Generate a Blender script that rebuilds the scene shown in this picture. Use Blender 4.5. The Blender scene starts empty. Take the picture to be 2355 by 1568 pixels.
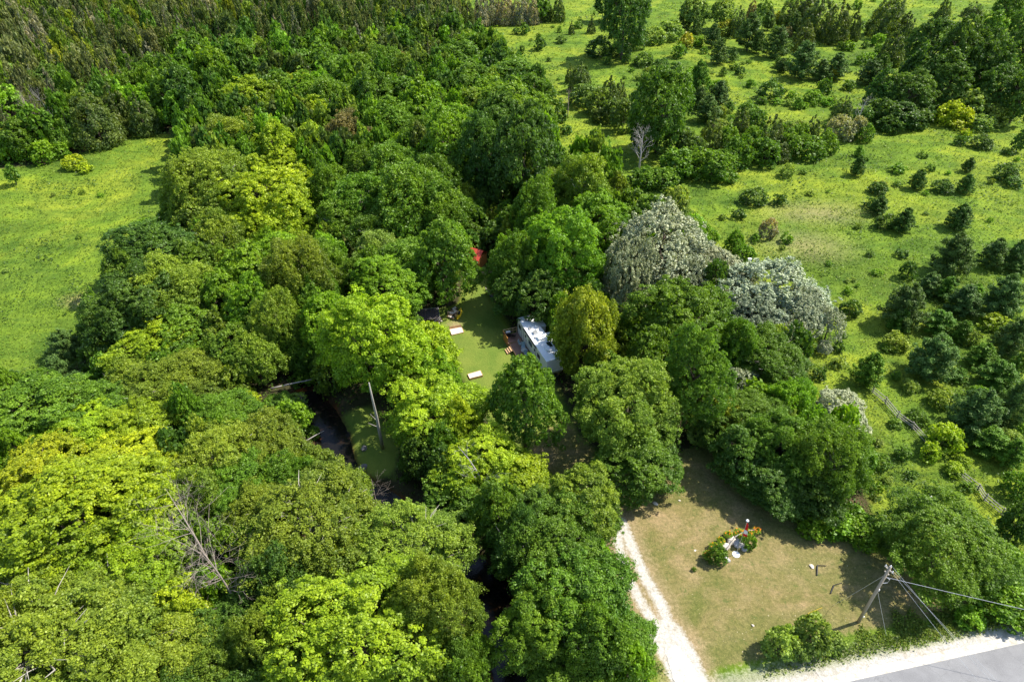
import bpy, math, random
import numpy as np
from mathutils import Vector, Matrix
random.seed(5)
RS = np.random.RandomState(11)

# ---------------------------------------------------------------- camera, world, sun
SC = bpy.context.scene
COL = SC.collection
H = 65.0
PITCH = math.radians(38.0)
FPX = 1570.0            # focal length in units of the 2354 px wide measuring frame
CX, CY = 1177.0, 784.0
cd = bpy.data.cameras.new('camera')
cam = bpy.data.objects.new('camera', cd)
COL.objects.link(cam)
cam.location = (0, 0, H)
cam.rotation_euler = (math.pi/2 - PITCH, 0, 0)
cd.sensor_width = 36.0
cd.lens = 24.0
cd.clip_start = 0.5
cd.clip_end = 9000
SC.camera = cam
SUN_EL = math.radians(52)
sx, sy = 0.955, 0.295
SUN_DIR = Vector((sx*math.cos(SUN_EL), sy*math.cos(SUN_EL), math.sin(SUN_EL)))
w = bpy.data.worlds.new('World')
SC.world = w
w.use_nodes = True
wn = w.node_tree.nodes
bg = wn['Background']
sk = wn.new('ShaderNodeTexSky')
sk.sky_type = 'NISHITA'
sk.sun_disc = False
sk.sun_elevation = SUN_EL
sk.sun_rotation = math.atan2(sx, sy)
w.node_tree.links.new(sk.outputs[0], bg.inputs[0])
bg.inputs[1].default_value = 0.15
sl = bpy.data.lights.new('sun', 'SUN')
sl.energy = 5.0
sl.angle = math.radians(0.5)
sl.color = (1.0, 0.94, 0.82)
so = bpy.data.objects.new('sun', sl)
COL.objects.link(so)
so.rotation_euler = SUN_DIR.to_track_quat('Z', 'Y').to_euler()
so.location = (60, 40, 120)
SC.view_settings.view_transform = 'Standard'
SC.view_settings.look = 'None'
SC.view_settings.gamma = 1.0
SC.view_settings.exposure = 0.76

# ---------------------------------------------------------------- helpers
CP, SP = math.cos(PITCH), math.sin(PITCH)
def ray(px, py):
    r = (px-CX)/FPX
    u = -(py-CY)/FPX
    return r, CP + SP*u, -SP + CP*u
def P(px, py, z=0.0):
    dx, dy, dz = ray(px, py)
    t = (H-z)/(-dz)
    return Vector((dx*t, dy*t, z))
def proj(X, Y, Z):
    d = Y*CP - (Z-H)*SP
    u = Y*SP + (Z-H)*CP
    return CX + FPX*X/d, CY - FPX*u/d
def tag(o, label=None, cat=None, group=None, kind=None):
    if label: o['label'] = label
    if cat: o['category'] = cat
    if group: o['group'] = group
    if kind: o['kind'] = kind
    return o
def mk_mesh(name, V, F, mat=None, smooth=False, attrs=None):
    """V (n,3) array, F (m,4) or (m,3) int array, attrs dict name -> per-face float array"""
    V = np.asarray(V, np.float32); F = np.asarray(F, np.int32)
    me = bpy.data.meshes.new(name)
    k = F.shape[1]
    me.vertices.add(len(V)); me.vertices.foreach_set('co', V.ravel())
    me.loops.add(F.size); me.loops.foreach_set('vertex_index', F.ravel())
    me.polygons.add(len(F)); me.polygons.foreach_set('loop_start', np.arange(0, F.size, k, dtype=np.int32))
    me.polygons.foreach_set('loop_total', np.full(len(F), k, np.int32))
    if smooth: me.polygons.foreach_set('use_smooth', np.ones(len(F), bool))
    if attrs:
        for n, a in attrs.items():
            a = np.asarray(a, np.float32)
            if a.ndim == 1:
                at = me.attributes.new(n, 'FLOAT', 'FACE'); at.data.foreach_set('value', a)
            else:
                at = me.attributes.new(n, 'FLOAT_COLOR', 'FACE'); at.data.foreach_set('color', a.ravel())
    me.update(calc_edges=True)
    if mat: me.materials.append(mat)
    return me
class MB:
    """collects simple solids and links them as ONE mesh object"""
    def __init__(s): s.v = []; s.f = []
    def add(s, vs, fs):
        n = len(s.v); s.v += [tuple(v) for v in vs]; s.f += [tuple(i+n for i in f) for f in fs]; return s
    def box(s, c, size, rz=0, rx=0, ry=0):
        m = Matrix.Translation(c) @ Matrix.Rotation(rz, 4, 'Z') @ Matrix.Rotation(ry, 4, 'Y') @ Matrix.Rotation(rx, 4, 'X')
        hx, hy, hz = size[0]/2, size[1]/2, size[2]/2
        vs = [m @ Vector((x, y, z)) for x in (-hx, hx) for y in (-hy, hy) for z in (-hz, hz)]
        s.add(vs, [(0,1,3,2), (4,6,7,5), (0,4,5,1), (2,3,7,6), (0,2,6,4), (1,5,7,3)]); return s
    def hexa(s, b, t):
        """b, t: 4 bottom and 4 top points counter-clockwise"""
        s.add(list(b)+list(t), [(3,2,1,0), (4,5,6,7), (0,1,5,4), (1,2,6,5), (2,3,7,6), (3,0,4,7)]); return s
    def tube(s, pts, rads, n=6):
        pts = [Vector(p) for p in pts]
        if not hasattr(rads, '__len__'): rads = [rads]*len(pts)
        base = len(s.v); up = Vector((0.13, 0.21, 1)).normalized()
        for i, p in enumerate(pts):
            d = (pts[min(i+1, len(pts)-1)] - pts[max(i-1, 0)])
            d = d.normalized() if d.length > 1e-9 else Vector((0, 0, 1))
            a = d.cross(up)
            if a.length < 0.05: a = d.cross(Vector((1, 0, 0)))
            a.normalize(); b = d.cross(a)
            for k in range(n):
                t = 2*math.pi*k/n
                s.v.append(tuple(p + (a*math.cos(t) + b*math.sin(t))*rads[i]))
        for i in range(len(pts)-1):
            for k in range(n):
                k2 = (k+1) % n
                s.f.append((base+i*n+k, base+i*n+k2, base+(i+1)*n+k2, base+(i+1)*n+k))
        s.f.append(tuple(base+k for k in reversed(range(n))))
        s.f.append(tuple(base+(len(pts)-1)*n+k for k in range(n)))
        return s
    def mesh(s, name, mat, smooth=False):
        me = bpy.data.meshes.new(name); me.from_pydata(s.v, [], s.f); me.update()
        if smooth:
            for p in me.polygons: p.use_smooth = True
        me.materials.append(mat); return me
    def build(s, name, mat, parent=None, smooth=False, bevel=0):
        o = bpy.data.objects.new(name, s.mesh(name, mat, smooth)); COL.objects.link(o)
        if parent: o.parent = parent
        if bevel:
            m = o.modifiers.new('bevel', 'BEVEL'); m.width = bevel; m.segments = 2; m.limit_method = 'ANGLE'
        return o
def empty(name, loc, rz=0):
    o = bpy.data.objects.new(name, None); COL.objects.link(o)
    o.location = loc; o.rotation_euler = (0, 0, rz); o.empty_display_size = 0.3
    return o
def link(name, me, parent=None, loc=(0,0,0), rz=0, scale=(1,1,1), color=None):
    o = bpy.data.objects.new(name, me); COL.objects.link(o)
    if parent: o.parent = parent
    o.location = loc; o.rotation_euler = (0, 0, rz); o.scale = scale
    if color: o.color = color
    return o

# ---------------------------------------------------------------- materials
def newmat(name):
    m = bpy.data.materials.new(name); m.use_nodes = True
    nt = m.node_tree; b = nt.nodes['Principled BSDF']
    return m, nt, b
def nd(nt, t, **kw):
    n = nt.nodes.new(t)
    for k, v in kw.items(): setattr(n, k, v)
    return n
def noise(nt, scale, detail=4, rough=.6, coord=None, dist=0):
    n = nd(nt, 'ShaderNodeTexNoise'); n.inputs['Scale'].default_value = scale
    n.inputs['Detail'].default_value = detail; n.inputs['Roughness'].default_value = rough
    n.inputs['Distortion'].default_value = dist
    if coord is None:
        tc = nd(nt, 'ShaderNodeTexCoord'); coord = tc.outputs['Object']
    nt.links.new(coord, n.inputs['Vector']); return n
def mixc(nt, fac, a, b, mode='MIX'):
    m = nd(nt, 'ShaderNodeMix', data_type='RGBA', blend_type=mode)
    for s, v in ((m.inputs[0], fac), (m.inputs[6], a), (m.inputs[7], b)):
        if hasattr(v, 'is_output'): nt.links.new(v, s)
        elif isinstance(v, (tuple, list)): s.default_value = (*v[:3], 1)
        else: s.default_value = v
    return m.outputs[2]
def mth(nt, op, a, b=0.0, clamp=False):
    m = nd(nt, 'ShaderNodeMath', operation=op, use_clamp=clamp)
    for s, v in ((m.inputs[0], a), (m.inputs[1], b)):
        if hasattr(v, 'is_output'): nt.links.new(v, s)
        else: s.default_value = v
    return m.outputs[0]
def ramp(nt, fac, stops):
    r = nd(nt, 'ShaderNodeValToRGB'); nt.links.new(fac, r.inputs[0])
    els = r.color_ramp.elements
    while len(els) < len(stops): els.new(0.5)
    for e, (p, c) in zip(els, stops):
        e.position = p; e.color = (*c, 1) if len(c) == 3 else c
    return r.outputs[0]
def bumpn(nt, b, h, strength, dist=.1):
    bp = nd(nt, 'ShaderNodeBump'); bp.inputs['Strength'].default_value = strength; bp.inputs['Distance'].default_value = dist
    nt.links.new(h, bp.inputs['Height']); nt.links.new(bp.outputs[0], b.inputs['Normal'])
def simple(name, col, rough=.7, var=.25, scale=8, metal=0, bump=0.0, spec=.3):
    m, nt, b = newmat(name)
    n = noise(nt, scale, 5)
    c = mixc(nt, n.outputs[0], tuple(x*(1-var) for x in col), tuple(min(1, x*(1+var)) for x in col))
    nt.links.new(c, b.inputs['Base Color'])
    b.inputs['Roughness'].default_value = rough; b.inputs['Metallic'].default_value = metal
    b.inputs['Specular IOR Level'].default_value = spec
    if bump: bumpn(nt, b, n.outputs[0], bump, .05)
    return m
def leafmat(name, merged=False, gloss=.35, trans=.38, yk=1.0):
    m, nt, b = newmat(name)
    if merged:
        a = nd(nt, 'ShaderNodeAttribute', attribute_name='col'); base = a.outputs['Color']
    else:
        oi = nd(nt, 'ShaderNodeObjectInfo'); base = oi.outputs['Color']
    v = nd(nt, 'ShaderNodeAttribute', attribute_name='v').outputs['Fac']
    y = nd(nt, 'ShaderNodeAttribute', attribute_name='y').outputs['Fac']
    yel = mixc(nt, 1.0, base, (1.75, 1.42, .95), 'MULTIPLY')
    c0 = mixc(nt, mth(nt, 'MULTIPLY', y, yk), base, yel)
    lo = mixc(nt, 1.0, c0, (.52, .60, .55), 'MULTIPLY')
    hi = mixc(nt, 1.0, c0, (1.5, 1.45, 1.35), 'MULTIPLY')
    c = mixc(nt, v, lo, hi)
    nt.links.new(c, b.inputs['Base Color'])
    b.inputs['Roughness'].default_value = .5
    b.inputs['Specular IOR Level'].default_value = gloss
    tr = nd(nt, 'ShaderNodeBsdfTranslucent')
    tc = mixc(nt, 1.0, c, (1.25, 1.3, .5), 'MULTIPLY')
    nt.links.new(tc, tr.inputs[0])
    ms = nd(nt, 'ShaderNodeMixShader'); ms.inputs[0].default_value = trans
    out = nt.nodes['Material Output']
    nt.links.new(b.outputs[0], ms.inputs[1]); nt.links.new(tr.outputs[0], ms.inputs[2])
    nt.links.new(ms.outputs[0], out.inputs[0])
    return m
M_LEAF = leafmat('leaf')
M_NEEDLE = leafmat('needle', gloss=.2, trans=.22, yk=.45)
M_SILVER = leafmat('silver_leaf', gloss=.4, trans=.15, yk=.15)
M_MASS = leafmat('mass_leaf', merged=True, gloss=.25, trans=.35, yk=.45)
M_BARK = simple('bark', (.11, .085, .065), .9, .4, 6, bump=.5)
M_PALEBARK = simple('pale_bark', (.36, .33, .28), .85, .3, 9, bump=.3)
M_DEAD = simple('dead_wood', (.30, .25, .21), .9, .35, 9, bump=.4)
M_OLDWOOD = simple('weathered_wood', (.34, .31, .27), .85, .35, 12, bump=.4)
M_WOOD = simple('new_wood', (.50, .32, .17), .7, .25, 6)
M_ORANGEWOOD = simple('cedar_stain', (.50, .22, .06), .6, .25, 6)
M_SAND = simple('pale_sand', (.80, .72, .60), .95, .12, 14, bump=.3)
M_WHITE = simple('white_paint', (.80, .82, .85), .35, .04, 3)
M_PANEL = simple('white_siding', (.74, .73, .70), .5, .06, 3)
M_BLACK = simple('black_trim', (.02, .02, .022), .4, .2, 5)
M_GLASS = simple('dark_glass', (.015, .02, .025), .08, .2, 3, spec=.8)
M_RED = simple('red_metal_roof', (.62, .09, .06), .45, .15, 4)
M_YELLOW = simple('yellow_plastic', (.85, .55, .02), .35, .08, 3)
M_STONE = simple('grey_stone', (.38, .37, .37), .9, .35, 5, bump=.6)
M_DARKSTONE = simple('dark_stone', (.16, .155, .15), .9, .4, 5, bump=.6)
M_PALESTONE = simple('pale_stone', (.62, .55, .47), .9, .25, 5, bump=.5)
M_RUST = simple('rusty_metal', (.10, .06, .045), .8, .5, 4, bump=.4)
M_METAL = simple('grey_metal', (.45, .46, .47), .4, .15, 6, metal=.6)
M_WIRE = simple('wire', (.55, .56, .58), .4, .1, 6, metal=.4)
M_DARKROOF = simple('dark_roofing', (.055, .045, .05), .8, .4, 5)
M_GREYCLOTH = simple('grey_blue_cloth', (.27, .36, .40), .9, .3, 5)
M_ORANGE = simple('orange_petals', (.95, .25, .01), .6, .25, 20)
M_FRED = simple('red_cloth', (.65, .02, .02), .7, .1, 8)
M_RAIL = simple('pale_rail', (.38, .35, .30), .85, .25, 12)
M_POLE = simple('pole_wood', (.33, .28, .21), .85, .35, 14, bump=.4)

def lin(h):
    h = h.lstrip('#'); r = [int(h[i:i+2], 16)/255 for i in (0, 2, 4)]
    return tuple(((c+.055)/1.055)**2.4 if c > .04 else c/12.92 for c in r)

# ---------------------------------------------------------------- zones of the ground (measuring-frame pixels -> ground)
def poly(pts): return np.array([(P(x, y).x, P(x, y).y) for x, y in pts])
def inside(pg, X, Y):
    r = np.zeros(X.shape, bool); n = len(pg); j = n-1
    for i in range(n):
        xi, yi = pg[i]; xj, yj = pg[j]
        if yi != yj:
            c = ((yi > Y) != (yj > Y)) & (X < (xj-xi)*(Y-yi)/(yj-yi)+xi)
            r ^= c
        j = i
    return r
def segd(pg, X, Y, closed=True):
    d = np.full(X.shape, 1e9); n = len(pg)
    for i in range(n if closed else n-1):
        a = pg[i]; b = pg[(i+1) % n]; ab = b-a; L = (ab**2).sum()+1e-9
        t = np.clip(((X-a[0])*ab[0]+(Y-a[1])*ab[1])/L, 0, 1)
        d = np.minimum(d, np.hypot(X-a[0]-t*ab[0], Y-a[1]-t*ab[1]))
    return d
def sdf(pg, X, Y):
    d = segd(pg, X, Y); return np.where(inside(pg, X, Y), d, -d)

Z_FOREST = poly([(-900,-230),(1068,-230),(1068,60),(1080,120),(1150,165),(1265,265),(1285,380),(1300,425),(1400,440),(1450,500),
    (1560,560),(1680,655),(1860,790),(1850,950),(1980,1030),(2000,1180),(1880,1200),(1750,1150),(1640,1035),(1545,1050),
    (1500,1130),(1415,1165),(1425,1240),(1410,1390),(1470,1425),(1475,1500),(1485,1640),(1450,1900),(-900,1900),(-900,900),(0,905),
    (130,885),(205,800),(262,735),(255,650),(290,580),(390,535),(400,470),(432,350),(420,312),(350,302),(300,312),(190,350),(100,378),(0,388),(-900,420)])
Z_CLEAR = poly([(1060,700),(1068,640),(1110,615),(1130,690),(1165,750),(1250,840),(1310,960),(1345,1060),(1300,1080),(1215,1075),(1150,1010),(1110,930),
    (1060,860),(1020,790),(950,780),(950,725),(1000,715)])
Z_PARK = poly([(1290,960),(1420,1090),(1500,1130),(1430,1200),(1250,1130),(1200,1040)])
Z_LAWN = poly([(1400,1180),(1500,1140),(1545,1045),(1625,1015),(1680,1110),(1750,1165),(1880,1225),(2000,1262),(2080,1300),(2230,1375),
    (2200,1400),(2100,1430),(1950,1455),(1830,1500),(1650,1535),(1560,1568),(1440,1400),(1415,1280)])
Z_BACK = poly([(760,960),(850,930),(920,1010),(905,1100),(800,1085)])
Z_OPENR = poly([(1640,680),(1720,640),(1745,700),(1690,740),(1640,720)])
creek_px = [(830,560),(815,630),(790,700),(755,790),(735,850),(700,905),(735,950),(762,1000),(772,1060),(800,1105),(870,1150),(960,1215),(1060,1290),
    (1125,1350),(1160,1440),(1185,1530),(1205,1600),(1235,1700),(1290,1900)]
CREEK = poly(creek_px)
SIDE = poly([(735,935),(680,920),(640,940),(600,960)])
SIDE2 = poly([(772,1050),(740,1090),(715,1120)])

def ground_z(X, Y):
    d = np.minimum(segd(CREEK, X, Y, False)-1.3, np.minimum(segd(SIDE, X, Y, False)-1.0, segd(SIDE2, X, Y, False)-1.3))
    t = np.clip(1-d/2.2, 0, 1); t = t*t*(3-2*t)
    z = -1.3*t
    return z + .05*np.sin(X*.31+1)*np.cos(Y*.27)
def gz(x, y): return float(ground_z(np.array([x]), np.array([y]))[0])

xs = np.concatenate([-np.geomspace(3500, 112, 45), np.arange(-110, 110.1, .9), np.geomspace(112, 3500, 45)])
ys = np.concatenate([np.linspace(-600, 18, 14), np.arange(20, 150, .9), np.arange(150, 400, 2.5), np.geomspace(403, 6000, 30)])
xs = np.unique(np.concatenate([xs, np.arange(6, 62, .3)])); ys = np.unique(np.concatenate([ys, np.arange(29, 62, .3)]))
GX, GY = np.meshgrid(xs, ys)
GZ = ground_z(GX, GY)
nx, ny = len(xs), len(ys)
idx = np.arange(nx*ny).reshape(ny, nx)
F = np.stack([idx[:-1,:-1], idx[:-1,1:], idx[1:,1:], idx[1:,:-1]], -1).reshape(-1, 4)
gm = mk_mesh('ground', np.stack([GX, GY, GZ], -1).reshape(-1, 3), F, smooth=True)
def vattr(me, n, a):
    at = me.attributes.new(n, 'FLOAT', 'POINT'); at.data.foreach_set('value', np.asarray(a, np.float32).ravel())
def soft(d, w=3.0): return np.clip(d/(2*w)+.5, 0, 1)
forest_d = np.minimum(sdf(Z_FOREST, GX, GY), np.minimum(-sdf(Z_CLEAR, GX, GY), -sdf(Z_PARK, GX, GY)))
vattr(gm, 'forest', soft(forest_d, 2))
vattr(gm, 'clear', soft(np.maximum(sdf(Z_CLEAR, GX, GY), sdf(Z_BACK, GX, GY)), 1.5))
vattr(gm, 'lawn', soft(np.maximum(sdf(Z_LAWN, GX, GY), sdf(Z_PARK, GX, GY)), 1.2))
dry = [((1880,490),19,9),((1850,565),16,10),((1420,1130),6,4),((1045,745),2.2,1.6),((1105,625),4,2.5),((1250,1050),3,3),((1700,660),6,5),((1010,990),4,3),((215,690),8,4)]
dd = np.zeros_like(GX)
DRV = poly([(1600,1600),(1562,1510),(1533,1462)])
TRK1 = poly([(1533,1470),(1524,1465),(1480,1395),(1441,1325),(1426,1262),(1414,1195)])
TRK2 = poly([(1545,1465),(1520,1388),(1482,1326),(1455,1262),(1430,1200)])
gv = np.maximum(np.clip((1.75-segd(DRV, GX, GY, False))/.9+.5, 0, 1), np.maximum(np.clip((.50-segd(TRK1, GX, GY, False))/.8+.5, 0, 1), np.clip((.55-segd(TRK2, GX, GY, False))/.9+.5, 0, 1)))
ddrv = np.minimum(segd(DRV, GX, GY, False)-1.2, np.minimum(segd(TRK1, GX, GY, False), segd(TRK2, GX, GY, False)))
dd = np.clip(1.15-(ddrv-.6)/1.6, 0, 1)*.75
for (c, a, b) in dry:
    q = P(*c); dd = np.maximum(dd, (.62 if a > 12 else 1)*(1-np.hypot((GX-q.x)/a, (GY-q.y)/b)))
vattr(gm, 'dry', np.clip(dd, 0, 1))
ROAD_A, ROAD_B = P(1795, 1568), P(2354, 1446)
rd = (ROAD_B-ROAD_A).normalized(); rn = Vector((-rd.y, rd.x, 0))
roadd = (GX-ROAD_A.x)*rn.x + (GY-ROAD_A.y)*rn.y      # + = away from the road on the lawn side
vattr(gm, 'gravel', np.maximum(gv, np.clip((.35-roadd)/1.2+.5, 0, 1)))
vattr(gm, 'verge', np.clip(1-np.abs(roadd-.3)/2.6, 0, 1))
creekd = np.minimum(segd(CREEK, GX, GY, False)-1.3, np.minimum(segd(SIDE, GX, GY, False)-1.4, segd(SIDE2, GX, GY, False)-1.3))
vattr(gm, 'bank', np.clip(1.2-creekd/1.6, 0, 1))

def gravelcol(nt):
    n1 = noise(nt, 11, 5, .8); n2 = noise(nt, .9, 5, .65); n3 = noise(nt, 3.2, 6, .8)
    c = ramp(nt, n1.outputs[0], [(.3, (.34, .32, .285)), (.6, (.58, .56, .52))])
    c = mixc(nt, ramp(nt, n2.outputs[0], [(.50, (0,0,0)), (.68, (.6,.6,.6))]), c, (.34, .29, .21))
    c = mixc(nt, 1.0, c, ramp(nt, n3.outputs[0], [(.35, (.76, .74, .70)), (.6, (1.12, 1.12, 1.12))]), 'MULTIPLY')
    return c, n3.outputs[0]
def gravelmat(name):
    m, nt, b = newmat(name); c, h = gravelcol(nt)
    nt.links.new(c, b.inputs['Base Color']); b.inputs['Roughness'].default_value = .95
    bumpn(nt, b, h, .5, .08)
    return m
def ground_material():
    m, nt, b = newmat('ground')
    tc = nd(nt, 'ShaderNodeTexCoord').outputs['Object']
    A = lambda n: nd(nt, 'ShaderNodeAttribute', attribute_name=n).outputs['Fac']
    big = noise(nt, .035, 5, .6, tc, .6).outputs[0]
    mid = noise(nt, .22, 5, .65, tc, .4).outputs[0]
    fine = noise(nt, 2.6, 6, .75, tc).outputs[0]
    vf = noise(nt, 9.0, 4, .8, tc).outputs[0]
    # meadow
    mp = nd(nt, 'ShaderNodeMapping'); mp.inputs['Scale'].default_value = (.6, 1.5, 1); mp.inputs['Rotation'].default_value = (0, 0, .5)
    nt.links.new(tc, mp.inputs[0])
    big2 = noise(nt, .075, 6, .65, mp.outputs[0], 1.2).outputs[0]
    mead = ramp(nt, big, [(.33, (.075, .125, .018)), (.46, (.112, .182, .022)), (.55, (.172, .222, .026)), (.66, (.128, .20, .024))])
    mead = mixc(nt, 1.0, mead, ramp(nt, big2, [(.34, (.55, .68, .75)), (.5, (1, 1, 1)), (.62, (1.16, 1.14, .95))]), 'MULTIPLY')
    mead = mixc(nt, 1.0, mead, ramp(nt, mid, [(.36, (.68, .74, .75)), (.62, (1.22, 1.14, 1.05))]), 'MULTIPLY')
    mead = mixc(nt, 1.0, mead, ramp(nt, fine, [(.33, (.62, .66, .6)), (.67, (1.5, 1.5, 1.3))]), 'MULTIPLY')
    # brown-green mown lawn
    lawn = ramp(nt, mid, [(.34, (.135, .140, .042)), (.48, (.215, .178, .075)), (.62, (.305, .228, .122))])
    lawn = mixc(nt, ramp(nt, big2, [(.42, (0,0,0)), (.6, (.6,.6,.6))]), lawn, (.12, .14, .036))
    lawn = mixc(nt, 1.0, lawn, ramp(nt, vf, [(.3, (.72, .74, .7)), (.7, (1.28, 1.26, 1.25))]), 'MULTIPLY')
    clear = ramp(nt, mid, [(.35, (.115, .175, .028)), (.6, (.17, .215, .038))])
    clear = mixc(nt, 1.0, clear, ramp(nt, vf, [(.3, (.78, .8, .78)), (.7, (1.22, 1.2, 1.2))]), 'MULTIPLY')
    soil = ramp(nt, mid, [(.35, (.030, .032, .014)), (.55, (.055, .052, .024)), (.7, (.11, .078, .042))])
    dirt = ramp(nt, fine, [(.3, (.25, .18, .10)), (.7, (.42, .32, .19))])
    bank = ramp(nt, mid, [(.35, (.035, .028, .014)), (.62, (.12, .048, .015))])
    def step(att, w=.16, nz=mid, amp=.9):
        v = mth(nt, 'ADD', att, mth(nt, 'MULTIPLY', mth(nt, 'SUBTRACT', nz, .5), amp))
        return mth(nt, 'MULTIPLY', mth(nt, 'SUBTRACT', v, .5-w), 1/(2*w), True)
    c = mead
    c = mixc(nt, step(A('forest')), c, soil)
    c = mixc(nt, step(A('clear')), c, clear)
    lawn = mixc(nt, 1.0, lawn, ramp(nt, fine, [(.34, (.66, .72, .66)), (.66, (1.3, 1.25, 1.25))]), 'MULTIPLY')
    lawn = mixc(nt, ramp(nt, noise(nt, 1.1, 6, .7, tc, .5).outputs[0], [(.58, (0,0,0)), (.66, (.7,.7,.7))]), lawn, (.085, .12, .03))
    lawn = mixc(nt, ramp(nt, noise(nt, 4.1, 2, .5, tc).outputs[0], [(.70, (0,0,0)), (.74, (1,1,1))]), lawn, (.42, .36, .22))
    c = mixc(nt, step(A('lawn'), .12, fine, .8), c, lawn)
    c = mixc(nt, mth(nt, 'MULTIPLY', step(A('dry'), .35, fine, 1.1), .7), c, dirt)
    grav = ramp(nt, vf, [(.35, (.30, .25, .18)), (.6, (.62, .57, .48))])
    c = mixc(nt, mth(nt, 'MULTIPLY', step(A('verge'), .22, fine, 1.5), .5), c, grav)
    c = mixc(nt, step(A('gravel'), .26, fine, 1.6), c, gravelcol(nt)[0])
    c = mixc(nt, step(A('bank'), .2, fine, .8), c, bank)
    nt.links.new(c, b.inputs['Base Color'])
    b.inputs['Roughness'].default_value = .95; b.inputs['Specular IOR Level'].default_value = .1
    h = mth(nt, 'ADD', mth(nt, 'MULTIPLY', fine, .6), mth(nt, 'MULTIPLY', vf, .4))
    bumpn(nt, b, h, .8, .25)
    return m
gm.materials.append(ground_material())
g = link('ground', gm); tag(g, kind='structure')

# road, shoulder, driveway, water
def strip(name, pts, wid, z, mat, sub=1):
    """pts in world, wid list of half widths"""
    V = []; Fc = []
    n = len(pts)
    for i, p in enumerate(pts):
        d = (pts[min(i+1, n-1)]-pts[max(i-1, 0)]).normalized(); q = Vector((-d.y, d.x, 0))
        for s in (-1, 1): V.append((p.x+q.x*wid[i]*s, p.y+q.y*wid[i]*s, z))
    for i in range(n-1): Fc.append((2*i, 2*i+1, 2*i+3, 2*i+2))
    me = bpy.data.meshes.new(name); me.from_pydata(V, [], Fc); me.materials.append(mat)
    return tag(link(name, me), kind='structure')
m_road, nt, b = newmat('asphalt')
n1 = noise(nt, 14, 6, .8); n2 = noise(nt, .5, 4, .6)
c = ramp(nt, n1.outputs[0], [(.3, (.13, .13, .135)), (.7, (.27, .27, .28))])
c = mixc(nt, .35, c, ramp(nt, n2.outputs[0], [(.35, (.14, .14, .145)), (.65, (.27, .27, .275))]))
vo = nd(nt, 'ShaderNodeTexVoronoi', feature='DISTANCE_TO_EDGE'); vo.inputs['Scale'].default_value = .22
tcn = nd(nt, 'ShaderNodeTexCoord'); wob = noise(nt, 1.2, 3, .6, tcn.outputs['Object'])
ad = nd(nt, 'ShaderNodeVectorMath', operation='ADD'); nt.links.new(tcn.outputs['Object'], ad.inputs[0]); nt.links.new(wob.outputs['Color'], ad.inputs[1])
nt.links.new(ad.outputs[0], vo.inputs['Vector'])
crk = ramp(nt, vo.outputs['Distance'], [(.0, (1,1,1)), (.006, (0,0,0))])
c = mixc(nt, mth(nt, 'MULTIPLY', crk, .45), c, (.08, .08, .08))
nt.links.new(c, b.inputs['Base Color']); b.inputs['Roughness'].default_value = .9
bumpn(nt, b, n1.outputs[0], .3, .03)
M_GRAVEL = gravelmat('white_gravel')
ctr = ROAD_A - rn*(1.25+3.6)
def along(c, t): return c + rd*t
strip('road_shoulder', [along(ctr, t) for t in (-400, -30, 0, 30, 60, 400)], [4.45]*6, .052, M_GRAVEL)
strip('road', [along(ctr, t) for t in (-400, -30, 0, 30, 60, 400)], [3.6]*6, .060, m_road)
M_LINE = simple('yellow_line', (.62, .48, .18), .8, .25, 9)
strip('road_marking', [along(ctr-rn*.45, t) for t in (-400, 0, 400)], [.06]*3, .066, M_LINE)

def ragged(name, left, right, z, mat, amp=.18, step=.45):
    """gravel sheet between two pixel polylines with an uneven edge"""
    def samp(pl):
        pts = [P(*q) for q in pl]; out = []
        for a, b in zip(pts[:-1], pts[1:]):
            out += [a.lerp(b, k/14) for k in range(14)]
        out.append(pts[-1]); return out
    L, R = samp(left), samp(right); V = []; Fc = []
    j1 = j2 = 0
    for i, (a, b) in enumerate(zip(L, R)):
        d = (b-a).normalized(); j1 = .7*j1+random.uniform(-amp, amp)*.5; j2 = .7*j2+random.uniform(-amp, amp)*.5
        V += [tuple(a+d*j1+Vector((0, 0, z))), tuple((a+b)/2+Vector((0, 0, z+.01))), tuple(b+d*j2+Vector((0, 0, z)))]
    for i in range(len(L)-1):
        k = 3*i; Fc += [(k, k+1, k+4, k+3), (k+1, k+2, k+5, k+4)]
    me = bpy.data.meshes.new(name); me.from_pydata(V, [], Fc); me.materials.append(mat)
    return tag(link(name, me), kind='structure')
# lower driveway (one wide sheet), then two wheel tracks, then a faint fan under the tree
ragged('driveway', [(1560,1600),(1540,1535),(1528,1490)], [(1650,1600),(1592,1530),(1560,1485)], .055, M_GRAVEL, .12)
m_water, nt, b = newmat('water')
n2 = noise(nt, .35, 4, .6); n1 = noise(nt, 3, 3, .6)
nt.links.new(ramp(nt, n2.outputs[0], [(.48, (.008, .007, .006)), (.6, (.02, .012, .007)), (.72, (.15, .048, .012))]), b.inputs['Base Color'])
b.inputs['Roughness'].default_value = .12; b.inputs['Specular IOR Level'].default_value = .25
bumpn(nt, b, n1.outputs[0], .25, .05)
V = []; Fc = []
def wstrip(pl, hw):
    n = len(pl)
    b0 = len(V)
    for i in range(n):
        d = pl[min(i+1, n-1)]-pl[max(i-1, 0)]; d = d/np.linalg.norm(d)
        for s in (-1, 1): V.append((pl[i][0]-d[1]*hw*s, pl[i][1]+d[0]*hw*s, -.75))
    for i in range(n-1): Fc.append((b0+2*i, b0+2*i+2, b0+2*i+3, b0+2*i+1))
wstrip(CREEK, 2.3)
me = bpy.data.meshes.new('creek_water'); me.from_pydata(V, [], Fc); me.materials.append(m_water)
tag(link('creek_water', me), kind='structure')
V = []; Fc = []; wstrip(SIDE, 2.6)
me = bpy.data.meshes.new('side_water'); me.from_pydata([(x, y, z-.004) for x, y, z in V], [], Fc); me.materials.append(m_water)
tag(link('side_water', me), kind='structure')

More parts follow.
